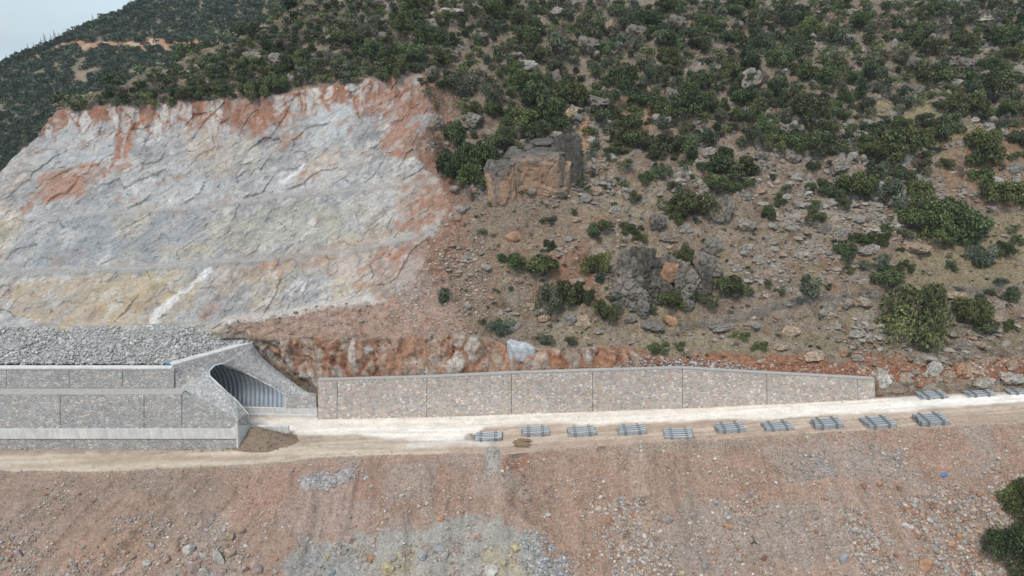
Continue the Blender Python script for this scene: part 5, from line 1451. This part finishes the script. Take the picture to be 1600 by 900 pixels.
def crag(name, px, py, blocks, label, dcol, smooth=0.0):
    """one rock mass made of several fused weathered blocks (dx px, dy px, w px, h px, tint)"""
    hh = hit([o_hill, o_quarry], px, py); p0 = hh[1]; s = scale_at(p0)
    Vs, Fs, Cs, off = [], [], [], 0
    for i_, (bx_, by_, w, h_, tint) in enumerate(blocks):
        hb = hit([o_hill, o_quarry], px + bx_, py + by_ + h_ * .3)
        p = hb[1] if hb else p0
        v, f, pig = karst_shape(500 + i_ + int(px), 5 if w > 35 else 4, (1, .75, .95))
        fh_, fg_, _i = facets(v[:, 0] * 2.6 + i_ * 3 + v[:, 1], v[:, 2] * 2.2 + i_ + .5 * v[:, 0], 31)
        if smooth:
            v0, f0 = rock_shape(500 + i_ + int(px), 5 if w > 35 else 4, .05, 12, (1, .75, .95)); v = v * (1 - smooth) + v0 * smooth; mx_ = np.abs(v).max(0); v = np.sign(v) * (np.abs(v / mx_) ** .68) * mx_
        v = v * (1 + (.20 - .12 * smooth) * fh_ - .07 * (1 - sstep(0, .10, fg_)))[:, None]; pig = pig * (.62 + .38 * sstep(0, .09, fg_)) * (.85 + .3 * _i)
        zr = np.abs(v[:, 2]).max()
        q = v * np.array([w * s * .5, w * s * .42, h_ * s * .58 / zr])
        q = q + np.array(p) - np.array(p0) + np.array([0, w * s * .16, h_ * s * .30])
        c = np.array(dcol) * pig[:, None]
        drip = sstep(.05, .4, fbm(q[:, 0] / 1.1 + i_, q[:, 1] * 0, q[:, 2] / 9, 3, 600 + i_))[:, None]
        if tint == 'o':
            m = (sstep(.75, .25, v[:, 2] / zr + .45 * fbm(v[:, 0] * 2, v[:, 1], v[:, 2] * 2, 3, 77 + i_)))[:, None] * (1 - .7 * drip)
            c = c * (1 - m) + m * np.array([.33, .215, .145]) * (0.7 + .3 * pig[:, None])
        elif tint == 'O':
            m = (sstep(-.1, .2, .3 + fbm(v[:, 0] * 2, v[:, 1], v[:, 2] * 2, 3, 78 + i_)))[:, None]
            c = c * (1 - m) + m * np.array([.46, .25, .13]) * (0.7 + .3 * pig[:, None])
        elif tint == 'd': c = c * .62
        Vs.append(q); Fs.append(f + off); Cs.append(c); off += len(v)
    me = mesh_np(name, np.concatenate(Vs), np.concatenate(Fs), False); add_col(me, np.clip(np.concatenate(Cs), .02, .7))
    o = link(name, me, M_boulder, None, p0); tag(o, label, 'rock'); return o
crag('rock_cliff', 835, 268, [(-52, 24, 52, 70, 'o'), (0, 8, 120, 84, 'o'), (52, -10, 56, 80, 'd'), (20, -26, 110, 40, ''), (-30, -4, 60, 56, ''), (40, 14, 50, 40, 'o')],
     'broad cliff block, dark grey on top with orange streaked face beneath bushes', (.16, .145, .13), .85)
crag('rock_crag', 1025, 440, [(-48, -10, 56, 92, ''), (-52, 22, 50, 50, ''), (-14, -8, 74, 78, 'd'), (24, -6, 64, 72, ''), (50, 10, 52, 76, ''), (12, -14, 50, 40, ''), (70, 8, 44, 56, 'd'), (10, 22, 70, 50, 'd'), (-30, 30, 50, 40, ''), (90, -14, 40, 34, '')],
     'rugged grey crag with an orange scar in the middle of the hillside', (.205, .182, .155))
b_ = boulder(1040, 420, 34, 34, 'o', kind='crag', mesh=KK[3], label='fresh orange rock scar set in the face of the grey crag', depth=.5)
b_.location.y -= 3.2

# ------------------------------------------------------------------ foliage
def leaves(seed, nl, n, leaf, shape, cols, squash=.8, spiky=False, low=.0):
    """leaf clumps spread through an uneven crown: width 1, base at z=0"""
    r_ = np.random.default_rng(seed)
    ce, ra = [], []
    for i_ in range(nl):
        a = r_.uniform(0, 2 * np.pi); rr = r_.uniform(.02, .36) ** .85; zz = r_.uniform(.14 + low, .62)
        rr = rr * (1.15 - .5 * abs(zz - .3))
        ce.append((math.cos(a) * rr, math.sin(a) * rr, zz)); ra.append(r_.uniform(.12, .22) * (1.15 - .35 * zz))
    ce, ra = np.array(ce), np.array(ra)
    lt = r_.uniform(.65, 1.35, nl)
    k = r_.choice(nl, n, p=ra ** 2 / (ra ** 2).sum())
    d = r_.normal(size=(n, 3)); d /= np.linalg.norm(d, axis=1)[:, None]
    d[:, 2] = np.where((d[:, 2] < -.3) & (r_.random(n) < .6), -d[:, 2], d[:, 2])
    rad = ra[k] * r_.uniform(.55, 1.12, n) ** .7
    c = ce[k] + d * rad[:, None]
    c[:, 2] = np.maximum(c[:, 2] * squash, 0.01)
    c *= np.array(shape)
    nn = d * .9 + r_.normal(size=(n, 3)) * .75; nn /= np.linalg.norm(nn, axis=1)[:, None]
    t = np.cross(nn, r_.normal(size=(n, 3))); t /= np.linalg.norm(t, axis=1)[:, None]
    b = np.cross(nn, t)
    sz = leaf * r_.uniform(.6, 1.4, n)[:, None]
    asp = .55 if not spiky else .25
    V = np.stack([c + t * sz, c + b * sz * asp, c - t * sz, c - b * sz * asp], 1).reshape(-1, 3)
    Fc = np.arange(4 * n).reshape(n, 4)
    cc = np.array(cols)[r_.integers(0, len(cols), n)] * lt[k][:, None] * r_.uniform(.8, 1.25, (n, 1))
    return V, Fc, np.repeat(cc, 4, axis=0)
OAK = [(.056, .075, .031), (.073, .096, .038), (.040, .055, .026), (.098, .118, .047)]
OLV = [(.075, .092, .055), (.09, .105, .064), (.06, .078, .047), (.11, .12, .078)]
DRY = [(.115, .095, .08), (.10, .085, .072), (.13, .11, .09)]
JUN = [(.048, .068, .042), (.042, .058, .036), (.06, .08, .048)]
def crown_mesh(nm, *a, **k):
    V, Fc, cc = leaves(*a, **k); me = mesh_np(nm, V, Fc, False); add_col(me, cc); me.materials.append(M_leaf); return me
CR = [crown_mesh('foliage', 1 + i, 14 + i % 5, 3200, .030, sh, OAK) for i, sh in enumerate([(1, 1, 1), (1.05, .9, .85), (1, .95, 1.15), (1.1, .85, .75), (1, 1, .95), (.95, 1, 1.25), (1.1, .9, .9)])]
CRB = [crown_mesh('foliage', 50 + i, 20, 7000, .020, (1, .9, .95), OAK) for i in range(2)]
CO = [crown_mesh('foliage', 20 + i, 10, 1900, .030, (1, 1, 1.05), OLV) for i in range(2)]
CD = [crown_mesh('foliage', 30 + i, 8, 900, .026, (1, 1, .9), DRY, spiky=True) for i in range(2)]
CJ = [crown_mesh('foliage', 35 + i, 9, 1900, .028, (1, 1, 1.0), JUN) for i in range(2)]
def stem_mesh(seed):
    r_ = random.Random(seed); mb = MB()
    for k_ in range(4):
        a = r_.uniform(0, 6.28); r1 = r_.uniform(.08, .22)
        mb.tube([(0, 0, -.12), (math.cos(a) * r1 * .4, math.sin(a) * r1 * .4, .12), (math.cos(a) * r1, math.sin(a) * r1, .38)], [.022, .016, .007], 5)
    me = mb.mesh('stem'); me.materials.append(M_bark); return me
ST = [stem_mesh(i) for i in range(3)]
PLACED = []
def shrub(px, py, w, h_, tone='g', label=None, named='shrub', group=None, big=False):
    r_ = random.Random(int(px * 31 + py * 17))
    hh = hit([o_hill, o_quarry, o_slope], px, py + h_ * .40)
    if hh is None: return
    p = hh[1]; s = scale_at(p)
    src = r_.choice({'g': CR, 'l': CR, 'o': CO, 'd': CD, 'j': CJ, 'B': CRB}[tone])
    ww = w * s; zt = max(v_.co.z for v_ in src.vertices) if not src.get('zt') else src['zt']; src['zt'] = zt
    hz = h_ * s / zt * .98
    e = empty(named, p + Vector((0, .12 * ww, -.12)), 0)
    cr = link('foliage', src, None, e); cr.rotation_euler = (0, 0, r_.uniform(0, 6.28)); cr.scale = (ww * 1.02, ww * 1.02, hz)
    k_ = r_.uniform(.85, 1.2) * (1.35 if tone == 'l' else 1)
    k_ *= r_.uniform(.8, 1.2); cr.color = (k_ * r_.uniform(.92, 1.18), k_, k_ * r_.uniform(.85, 1.2), 1)
    stx = link('stem', ST[r_.randrange(3)], None, e); stx.scale = (ww, ww, hz)
    PLACED.append((px, py, w))
    TW = {'g': 'dark green', 'l': 'light green', 'o': 'grey green', 'd': 'bare brownish', 'j': 'bluish green', 'B': 'dark green'}[tone]
    if label: tag(e, label, 'shrub')
    else: queue_label(e, f'{size_word(w)} {TW} {"bush" if named == "shrub" else "tree"}', px, py, 'shrub' if named == 'shrub' else 'tree', group or 'bushes on the rocky hillside')
    return e
SH = [(908,285,30,22,'o'),(815,301,20,14,'g'),(1011,278,26,26,'g'),(1035,268,26,24,'g'),(1027,241,36,20,'g'),(1053,294,30,20,'o'),(994,307,28,18,'g'),(1146,263,70,40,'g'),(1117,287,45,30,'g'),(1141,294,30,22,'g'),
 (1167,289,28,20,'g'),(1082,322,64,46,'g'),(1044,322,28,22,'g'),(1060,340,30,20,'g'),(936,355,46,24,'g'),(860,344,30,14,'j'),(983,358,28,20,'g'),(1000,373,22,18,'g'),(859,384,18,20,'g'),(799,408,40,32,'g'),(848,421,60,38,'g'),
 (932,413,40,42,'g'),(939,435,22,20,'j'),(857,476,50,60,'o'),(892,460,44,46,'g'),(914,465,26,28,'g'),(945,487,38,42,'g'),(1071,397,30,30,'g'),(1049,472,50,38,'g'),(1141,452,58,36,'g'),(1099,468,42,24,'g'),
 (855,532,36,18,'o'),(892,534,24,16,'o'),(1031,543,38,14,'l'),(1061,540,18,14,'l'),(1157,525,28,12,'l'),(1188,541,24,14,'l'),(782,515,50,30,'o'),(692,462,34,24,'o'),(1271,260,20,18,'g'),(1267,293,16,16,'g'),(1284,286,20,16,'g'),
 (1302,301,40,28,'g'),(1339,295,54,46,'g'),(1317,319,22,20,'g'),(1276,336,34,24,'g'),(1202,334,24,26,'g'),(1367,267,44,34,'o'),(1373,243,60,40,'g'),(1408,273,42,30,'g'),(1391,306,56,46,'o'),(1434,301,34,40,'g'),(1443,262,34,30,'o'),
 (1479,256,26,16,'g'),(1536,241,58,46,'g'),(1536,275,40,26,'g'),(1503,271,26,26,'d'),(1570,304,60,42,'g'),(1590,243,26,14,'g'),(1425,345,52,40,'g'),(1455,338,60,56,'g'),(1490,345,70,66,'g'),(1520,358,54,56,'g'),(1470,362,60,44,'g'),
 (1386,356,20,14,'g'),(1412,369,34,24,'o'),(1341,373,34,20,'g'),(1371,375,36,24,'g'),(1323,395,42,30,'g'),(1352,418,36,24,'o'),(1378,412,26,34,'o'),(1326,420,20,16,'g'),(1414,416,28,18,'g'),(1407,390,12,8,'g'),(1488,416,20,14,'g'),
 (1531,403,46,44,'o'),(1570,392,30,28,'g'),(1388,438,50,26,'g'),(1263,449,46,40,'o'),(1293,447,13,10,'g'),(1252,468,20,12,'j'),(1516,492,52,50,'g'),(1542,515,30,26,'g'),(1530,475,30,34,'o'),(1564,440,26,14,'j'),(1579,460,28,26,'g'),
 (1577,509,24,17,'g'),(1547,457,14,12,'g'),(1500,452,18,8,'j'),(1013,157,50,30,'g'),(1033,161,18,20,'l'),(1074,168,64,54,'g'),(1122,167,32,30,'g'),(1162,157,40,32,'g'),(1197,197,34,38,'g'),(1174,218,38,42,'o'),(975,208,58,42,'g'),
 (1036,226,52,40,'g'),(1068,228,46,38,'g'),(965,232,36,20,'g'),(1213,144,34,40,'g'),(1239,160,34,42,'g'),(1175,99,70,44,'j'),(1218,93,34,30,'g'),(1140,115,38,34,'g'),(1095,130,44,30,'g'),(1047,90,34,32,'g'),(1042,67,44,38,'g'),
 (1093,64,44,36,'g'),(1015,53,30,26,'g'),(920,45,46,42,'o'),(943,77,30,26,'g'),(970,125,50,42,'g'),(1015,122,30,40,'o'),(930,115,30,34,'o'),(871,80,60,50,'o'),(890,150,54,44,'g'),(860,176,50,44,'g'),(1010,100,40,30,'o'),
 (712,213,42,44,'g'),(722,137,58,50,'o'),(772,155,36,46,'o'),(812,121,44,46,'g'),(831,152,56,46,'g'),(815,187,58,36,'l'),(790,205,30,40,'g'),(787,228,50,36,'g'),(747,250,64,56,'g'),(708,262,48,54,'g'),(737,275,52,42,'g'),
 (869,160,60,46,'g'),(834,221,34,18,'o'),(682,160,30,40,'d'),(690,246,46,56,'d'),(680,215,26,44,'d'),(739,305,28,30,'d'),(1357,115,52,38,'g'),(1408,88,42,32,'o'),(1469,115,60,38,'g'),(1320,155,24,28,'g'),(1253,112,42,36,'g'),
 (1298,115,42,42,'g'),(1344,141,34,36,'j'),(1397,155,14,14,'j'),(1373,141,30,24,'o'),(1469,165,30,16,'g'),(1512,165,54,44,'g'),(1485,197,48,40,'g'),(1458,210,26,18,'g'),(1341,183,20,9,'o'),(1408,190,32,18,'g'),(1436,199,22,12,'g'),
 (1264,176,58,48,'g'),(1290,195,40,40,'g'),(1216,93,34,30,'g'),(1557,139,58,56,'g'),(1570,173,50,36,'g'),(1538,222,50,38,'g'),(1522,128,30,26,'l'),(1280,224,66,44,'g'),(1245,222,40,36,'l'),(1400,222,70,50,'g'),(1430,215,40,38,'g'),
 (1368,203,40,26,'g'),(1350,225,40,30,'g'),(1582,170,30,24,'g'),(1465,233,22,12,'j'),(1390,420,20,14,'g'),(1590,375,20,16,'g'),(1130,240,34,22,'g'),(1103,262,26,18,'g'),(950,240,24,18,'g'),(1475,190,22,20,'g'),(1310,235,26,20,'g'),
 (790,226,44,30,'o'),(826,214,44,22,'o'),(838,203,50,30,'g'),(876,194,46,32,'g'),(764,262,34,40,'g'),(905,276,22,14,'o'),(780,300,40,20,'o'),(965,470,34,26,'o'),(1010,482,30,18,'g'),(1085,430,28,26,'o'),(1000,392,30,16,'g'),(1590,780,60,66,'B'),(1588,850,92,78,'B'),(1650,830,90,90,'B'),(1610,900,60,40,'B')]
for t in SH:
    lb = {(1082,322): 'big round green bush left of the tall pale pinnacle rock', (1588,850): 'largest dark green bush at the bottom right corner',
          (1590,780): 'dark green bush cut by the right edge, above the largest corner bush'}.get((t[0], t[1]))
    shrub(*t, label=lb)
tr_e = shrub(1434, 499, 104, 106, 'B', label='big grey green tree by the wire fence, tallest on the lower hillside', named='tree')
for ch in tr_e.children:
    if ch.name.startswith('foliage'): ch.color = (1.7, 1.45, 1.5, 1)
    if ch.name.startswith('stem'): ch.name = 'trunk'
tr_e['category'] = 'tree'
# small cushions of scrub on the open ground, and the crowded scrub of the upper hill
def dens(x, y):
    if y < 0: return 0
    rim_y = float(np.interp(x, CX, y_rim)); sil = float(np.interp(x, CX, y_sil))
    if y < sil + 6: return 0
    if x < 662:
        return 1.0 if y < rim_y - 10 else 0
    if x < 720 and y > 150: return 0.0
    if 755 < x < 915 and 200 < y < 315: return 0
    if 1320 < x < 1520 and 155 < y < 190: return .05
    d = np.interp(y, [0, 60, 130, 200, 250, 330, 420, 560], [1.0, .95, .62, .36, .16, .05, .02, .0])
    if x > 1480 and y > 150: d *= .5
    n_ = float(fbm(np.array([x / 90.]), np.array([y / 50.]), np.array([0.]), 3, 404)[0])
    if y < 60: return d if n_ > -.45 else .2
    return d * (1.5 if n_ > .0 else .55)
cand = []
tries = 0
while tries < 34000:
    tries += 1
    x = random.uniform(60, 1640); y = random.uniform(2, 560) if random.random() < .35 else random.uniform(2, 230)
    if random.random() < .35: x = random.uniform(90, 700); y = random.uniform(0, 175)
    if random.random() > dens(x, y): continue
    w = random.uniform(20, 46) * np.interp(y, [0, 150, 300, 500], [.82, 1, .6, .45]) * (0.85 if x < 500 else 1)
    ok = True
    for (a, b_, c_) in PLACED + cand:
        if abs(a - x) < 50 and abs(b_ - y) < 40:
            if math.hypot(a - x, (b_ - y) * 1.5) < (c_ + w) * (.27 if (y < 60 or x < 665) else .34): ok = False; break
    if ok: cand.append((x, y, w))
cand.sort(key=lambda t: -t[2])
NMAX = 296 - len(SH)
tone_pick = lambda: random.choices(['g', 'o', 'j', 'd', 'l'], [.60, .19, .11, .06, .04])[0]
cand_big = cand[:NMAX]; cand_rest = cand[NMAX:]
for x, y, w in cand_big:
    shrub(x, y, w, w * random.uniform(.68, .98), tone_pick(), group='crowded bushes of the upper hillside' if y < 130 else None)

def mass(name, pts, label, cat, nleaf, leaf, cols_by, conf=5, objs=None):
    """uncounted bushes as one object: list of (position, width, height, tone)"""
    vs = [leaves(700 + i, 7, nleaf, leaf, (1, 1, 1), [(1, 1, 1)]) for i in range(conf)]
    Vs, Cs = [], []
    r_ = np.random.default_rng(3)
    for (p, w, h_, tone) in pts:
        V, Fc, cc = vs[r_.integers(conf)]
        a = r_.uniform(0, 6.28); c_, s_ = math.cos(a), math.sin(a)
        q = np.stack([(V[:, 0] * c_ - V[:, 1] * s_) * w, (V[:, 0] * s_ + V[:, 1] * c_) * w, V[:, 2] * h_ * 1.35], 1) + np.array(p)
        Vs.append(q); base = np.array(cols_by[tone][r_.integers(len(cols_by[tone]))]) * r_.uniform(.75, 1.3)
        Cs.append(cc * base)
    V = np.concatenate(Vs); n4 = len(V) // 4
    me = mesh_np(name, V, np.arange(4 * n4).reshape(-1, 4), False); add_col(me, np.concatenate(Cs))
    o = link(name, me, M_leaf); tag(o, label, cat, kind='stuff'); return o
CB = {'g': OAK, 'o': OLV, 'j': JUN, 'd': DRY, 'l': OAK}
pts = []
for x, y, w in cand_rest:
    hh = hit([o_hill, o_quarry], x, y + w * .3)
    if hh: s = scale_at(hh[1]); pts.append((hh[1], w * s, w * s * .8, tone_pick()))
# low tufts on the lower hillside
for k_ in range(420):
    x = random.uniform(720, 1640); y = random.uniform(240, 560)
    if 755 < x < 915 and y < 315: continue
    if y > float(np.interp(x, CX, y_red)) - 6: continue
    hh = hit([o_hill], x, y)
    if hh: s = scale_at(hh[1]); w = random.uniform(4, 11); pts.append((hh[1], w * s, w * s * .55, random.choice('oodj')))
mass('hillside_scrub', pts, 'small scrub and tufts filling the ground between the larger bushes', 'scrub', 520, .045, CB)
pts = []
for k_ in range(900):
    x = random.uniform(700, 1640); y = random.uniform(180, 600)
    hh = hit([o_hill], x, y)
    if hh and y < float(np.interp(x, CX, y_red)): s = scale_at(hh[1]); w = random.uniform(3, 8); pts.append((hh[1], w * s, w * s * .35, 'y'))
mass('dry_grass', pts, 'dry yellowish grass tufts on the hillside', 'grass', 60, .09, {'y': [(.24, .20, .12), (.20, .18, .10), (.16, .17, .09)]})
# upper back rows beyond the top of the picture and the near ridge line
pts = []
for k_ in range(900):
    i_ = rng.integers(0, nC); t_ = rng.random()
    a = lines[-3][i_] if len(lines) > 2 else lines[-1][i_]
    b2 = lines[-2][i_]; p = a + (b2 - a) * t_ * .5
    pts.append((Vector(p), random.uniform(4, 8), random.uniform(3.5, 6), tone_pick()))
pts = [q for q in pts if project(np.array(q[0]))[0] < 660 and project(np.array(q[0]))[0] > 95]
mass('ridge_scrub', pts, 'bushes running over the ridge behind the quarry', 'scrub', 260, .05, CB)
# far forest on the mountain
pts = []
def mdist(n, y0, y1):
    for k_ in range(n):
        x = random.uniform(-60, 620); y = random.uniform(y0, y1)
        sil = float(np.interp(x, MX, ym)); yr = float(np.interp(x, MX, yroad))
        if y < sil + 1: continue
        if x < 345 and abs(y - yr + 3) < 5 and random.random() < .8: continue
        if in_poly(np.array([x]), np.array([y]), [(100, 108), (150, 104), (138, 134), (104, 136)])[0] and random.random() < .7: continue
        rimy = float(np.interp(x, CX, y_sil))
        if y > rimy + 25: continue
        hh = hit([o_mtn], x, y)
        if not hh: continue
        s = scale_at(hh[1]); w = random.uniform(11, 20)
        pts.append((hh[1] - Vector((0, 0, .5)), w * s, w * s * random.uniform(.6, .85), random.choice('ggggoj')))
mdist(7000, 0, 320)
for k_ in range(500):   # over the crest, so that the outline is ragged
    x = random.uniform(-60, 330); sil = float(np.interp(x, MX, ym))
    hh = hit([o_mtn], x, sil + random.uniform(1, 5))
    if hh: s = scale_at(hh[1]); w = random.uniform(8, 14); pts.append((hh[1] - Vector((0, 0, .5)), w * s, w * s * .8, 'g'))
FAR = {'g': [(.045, .072, .042), (.055, .085, .045), (.038, .06, .036)], 'o': [(.075, .09, .06), (.09, .095, .065)], 'j': [(.04, .065, .045)]}
mass('distant_forest', pts, 'dense low oak forest covering the far mountain', 'forest', 110, .085, FAR)
# conifers on the skyline
def conifer_mesh():
    r_ = np.random.default_rng(9); Vs = []
    n = 1100; t = r_.random(n) ** 1.2; a = r_.uniform(0, 6.28, n); rad = (1 - t) ** .8 * .42 * r_.uniform(.3, 1.15, n) * (.75 + .25 * np.sin(t * 50))
    c = np.stack([np.cos(a) * rad, np.sin(a) * rad, .1 + t * .9 - rad * .25], 1)
    tt_ = np.stack([np.cos(a), np.sin(a), -.25 + 0 * a], 1); bb = np.stack([-np.sin(a), np.cos(a), 0 * a], 1); sz = .045 * (1.25 - t)[:, None]
    V = np.stack([c + tt_ * sz, c + bb * sz * .4, c - tt_ * sz, c - bb * sz * .4], 1).reshape(-1, 3)
    me = mesh_np('crown', V, np.arange(4 * n).reshape(n, 4)); add_col(me, np.tile([.035, .055, .04], (4 * n, 1))); me.materials.append(M_leaf); return me
CM = conifer_mesh(); TM = MB().tube([(0, 0, -.05), (0, 0, .5), (0, 0, 1)], [.018, .012, .003], 6).mesh('trunk'); TM.materials.append(M_bark)
for x, h_, lb in [(147, 16, None), (36, 12, None), (46, 15, None), (55, 12, None), (67, 14, None), (73, 19, None), (82, 17, None), (88, 20, None), (94, 15, None), (106, 13, None), (12, 12, None), (27, 11, None)]:
    sil = float(np.interp(x, MX, ym)); hh = hit([o_mtn], x, sil + 4)
    if not hh: continue
    s = scale_at(hh[1]); e = empty('conifer', hh[1] - Vector((0, 0, 1)))
    hm = (h_ + 5) * s * random.uniform(.9, 1.1)
    c1 = link('crown', CM, None, e); c1.scale = (hm * .75, hm * .75, hm); c2 = link('trunk', TM, None, e); c2.scale = (hm, hm, hm)
    tag(e, None, 'conifer', 'conifers on the far skyline'); REG.setdefault(('conifer', 'row'), []).append((x, 0, e))
cs_ = sorted(REG.pop(('conifer', 'row')), key=lambda t: t[0])
NUM = ['leftmost', 'second from the left', 'third from the left', 'fourth from the left', 'fifth from the left', 'sixth from the left', 'sixth from the right', 'fifth from the right', 'fourth from the right', 'third from the right', 'second from the right', 'rightmost, standing alone']
for i_, (x, _, e) in enumerate(cs_): e['label'] = 'dark pointed conifer on the far skyline, ' + NUM[i_ if len(cs_) == 12 else min(i_, 11)]

# ------------------------------------------------------------------ wire fence across the hillside
M_wire = mat_plain('fence_wire', (.22, .24, .25), 0.6, 0.3)
M_post = mat_plain('fence_post', (.17, .18, .18), 0.7, 0.2)
def fence(pts_px, label, step=1.0, hgt=1.7, lean=0.0):
    P3 = []
    for i_ in range(len(pts_px) - 1):
        (x0, y0), (x1, y1) = pts_px[i_], pts_px[i_ + 1]
        n = max(2, int(abs(x1 - x0) / 4))
        for k_ in range(n):
            hh = hit([o_hill], x0 + (x1 - x0) * k_ / n, y0 + (y1 - y0) * k_ / n)
            if hh: P3.append(hh[1])
    e = empty('wire_fence', P3[0]); tag(e, label, 'fence'); o_ = P3[0]
    mb = MB()
    up_ = Vector((0, lean, hgt))
    for fz in np.linspace(.06, 1, 9):
        for a, b2 in zip(P3[:-1], P3[1:]):
            mb.tube([a - o_ + up_ * fz, b2 - o_ + up_ * fz], .014, 3)
    for a, b2 in zip(P3[:-1], P3[1:]):
        L_ = (b2 - a).length; m = max(1, int(L_ / .22))
        for k_ in range(m):
            q = a.lerp(b2, k_ / m) - o_; mb.tube([q, q + up_], .011, 3)
    mb.build('wire_mesh', M_wire, e)
    for k_ in range(0, len(P3), 9):
        q = P3[k_] - o_; MB().tube([q - Vector((0, 0, .4)), q + up_ * 1.25], .07, 6).build('post', M_post, e)
fence([(1062, 517), (1120, 512), (1190, 494), (1211, 486), (1260, 476), (1321, 466), (1400, 470)], 'sagging grey wire fence climbing the hillside left of the big tree')
fence([(1440, 462), (1453, 458), (1500, 460), (1560, 459), (1620, 455)], 'grey wire fence on posts right of the big tree')
# odds and ends
h = hit([o_slope], 1474, 744)
o = MB().box((0, 0, .15), (1.0, .5, .25), .4).box((.3, .2, .25), (.5, .5, .12), .9).build('plastic_scrap', mat_plain('blue_plastic', (.10, .20, .42), .6)); o.location = h[1]; tag(o, 'scrap of blue plastic lying among the rubble below the bundles', 'scrap')
h = hit([o_slope], 1178, 849)
e = empty('dead_branch', h[1]); tag(e, 'short dark dead branch stuck in the reddish rubble slope', 'branch')
MB().tube([(-.5, -.2, .1), (0, 0, .3), (.5, -.9, .5)], [.10, .16, .05], 6).build('stem', M_bark, e); MB().tube([(0, 0, .3), (-.1, .5, .9), (-.2, .6, 1.2)], [.09, .06, .02], 5).build('twig', M_bark, e)
for px, py, w, nm, lb in [(735, 684, 22, 'brush_pile', 'heap of dry brown brush left of the leftmost guardrail bundle'), (940, 703, 20, 'brush_pile', 'dry brown weed clump on the road edge below the third and fourth bundles')]:
    hh = hit([o_road, o_slope], px, py); s = scale_at(hh[1])
    o = link(nm, CD[0], None, None, hh[1]); o.scale = (w * s, w * s, w * s * .6); o.color = (1.2, 1.0, .9, 1); tag(o, lb, 'brush')
h = hit([o_bank], 264, 569.5)
if h is None: h = (0, Vector(esec(264)[6]) + Vector((0, .6, 0)))
o = MB().box((0, 0, .12), (1.4, .5, .12), .1).box((-.3, .1, .22), (.8, .3, .1), .3).build('tarp', mat_plain('blue_tarp', (.06, .22, .42), .6)); o.location = h[1]; tag(o, 'folded blue tarp at the corner of the embankment top', 'tarp')

flush_labels()

# ------------------------------------------------------------------ haze
hz_m = bpy.data.materials.new('haze_air'); hz_m.use_nodes = True
hn, hl = hz_m.node_tree.nodes, hz_m.node_tree.links; hn.clear()
ho = hn.new('ShaderNodeOutputMaterial'); pv = hn.new('ShaderNodeVolumePrincipled')
pv.inputs['Color'].default_value = (.90, .95, 1.0, 1); pv.inputs['Density'].default_value = 0.00015; pv.inputs['Anisotropy'].default_value = 0.2
hl.new(pv.outputs['Volume'], ho.inputs['Volume'])
HB = MB().box((0, 500, 102), (3100, 2300, 396)).build('haze', hz_m); tag(HB, 'thin bluish haze in the air', 'haze', kind='stuff')
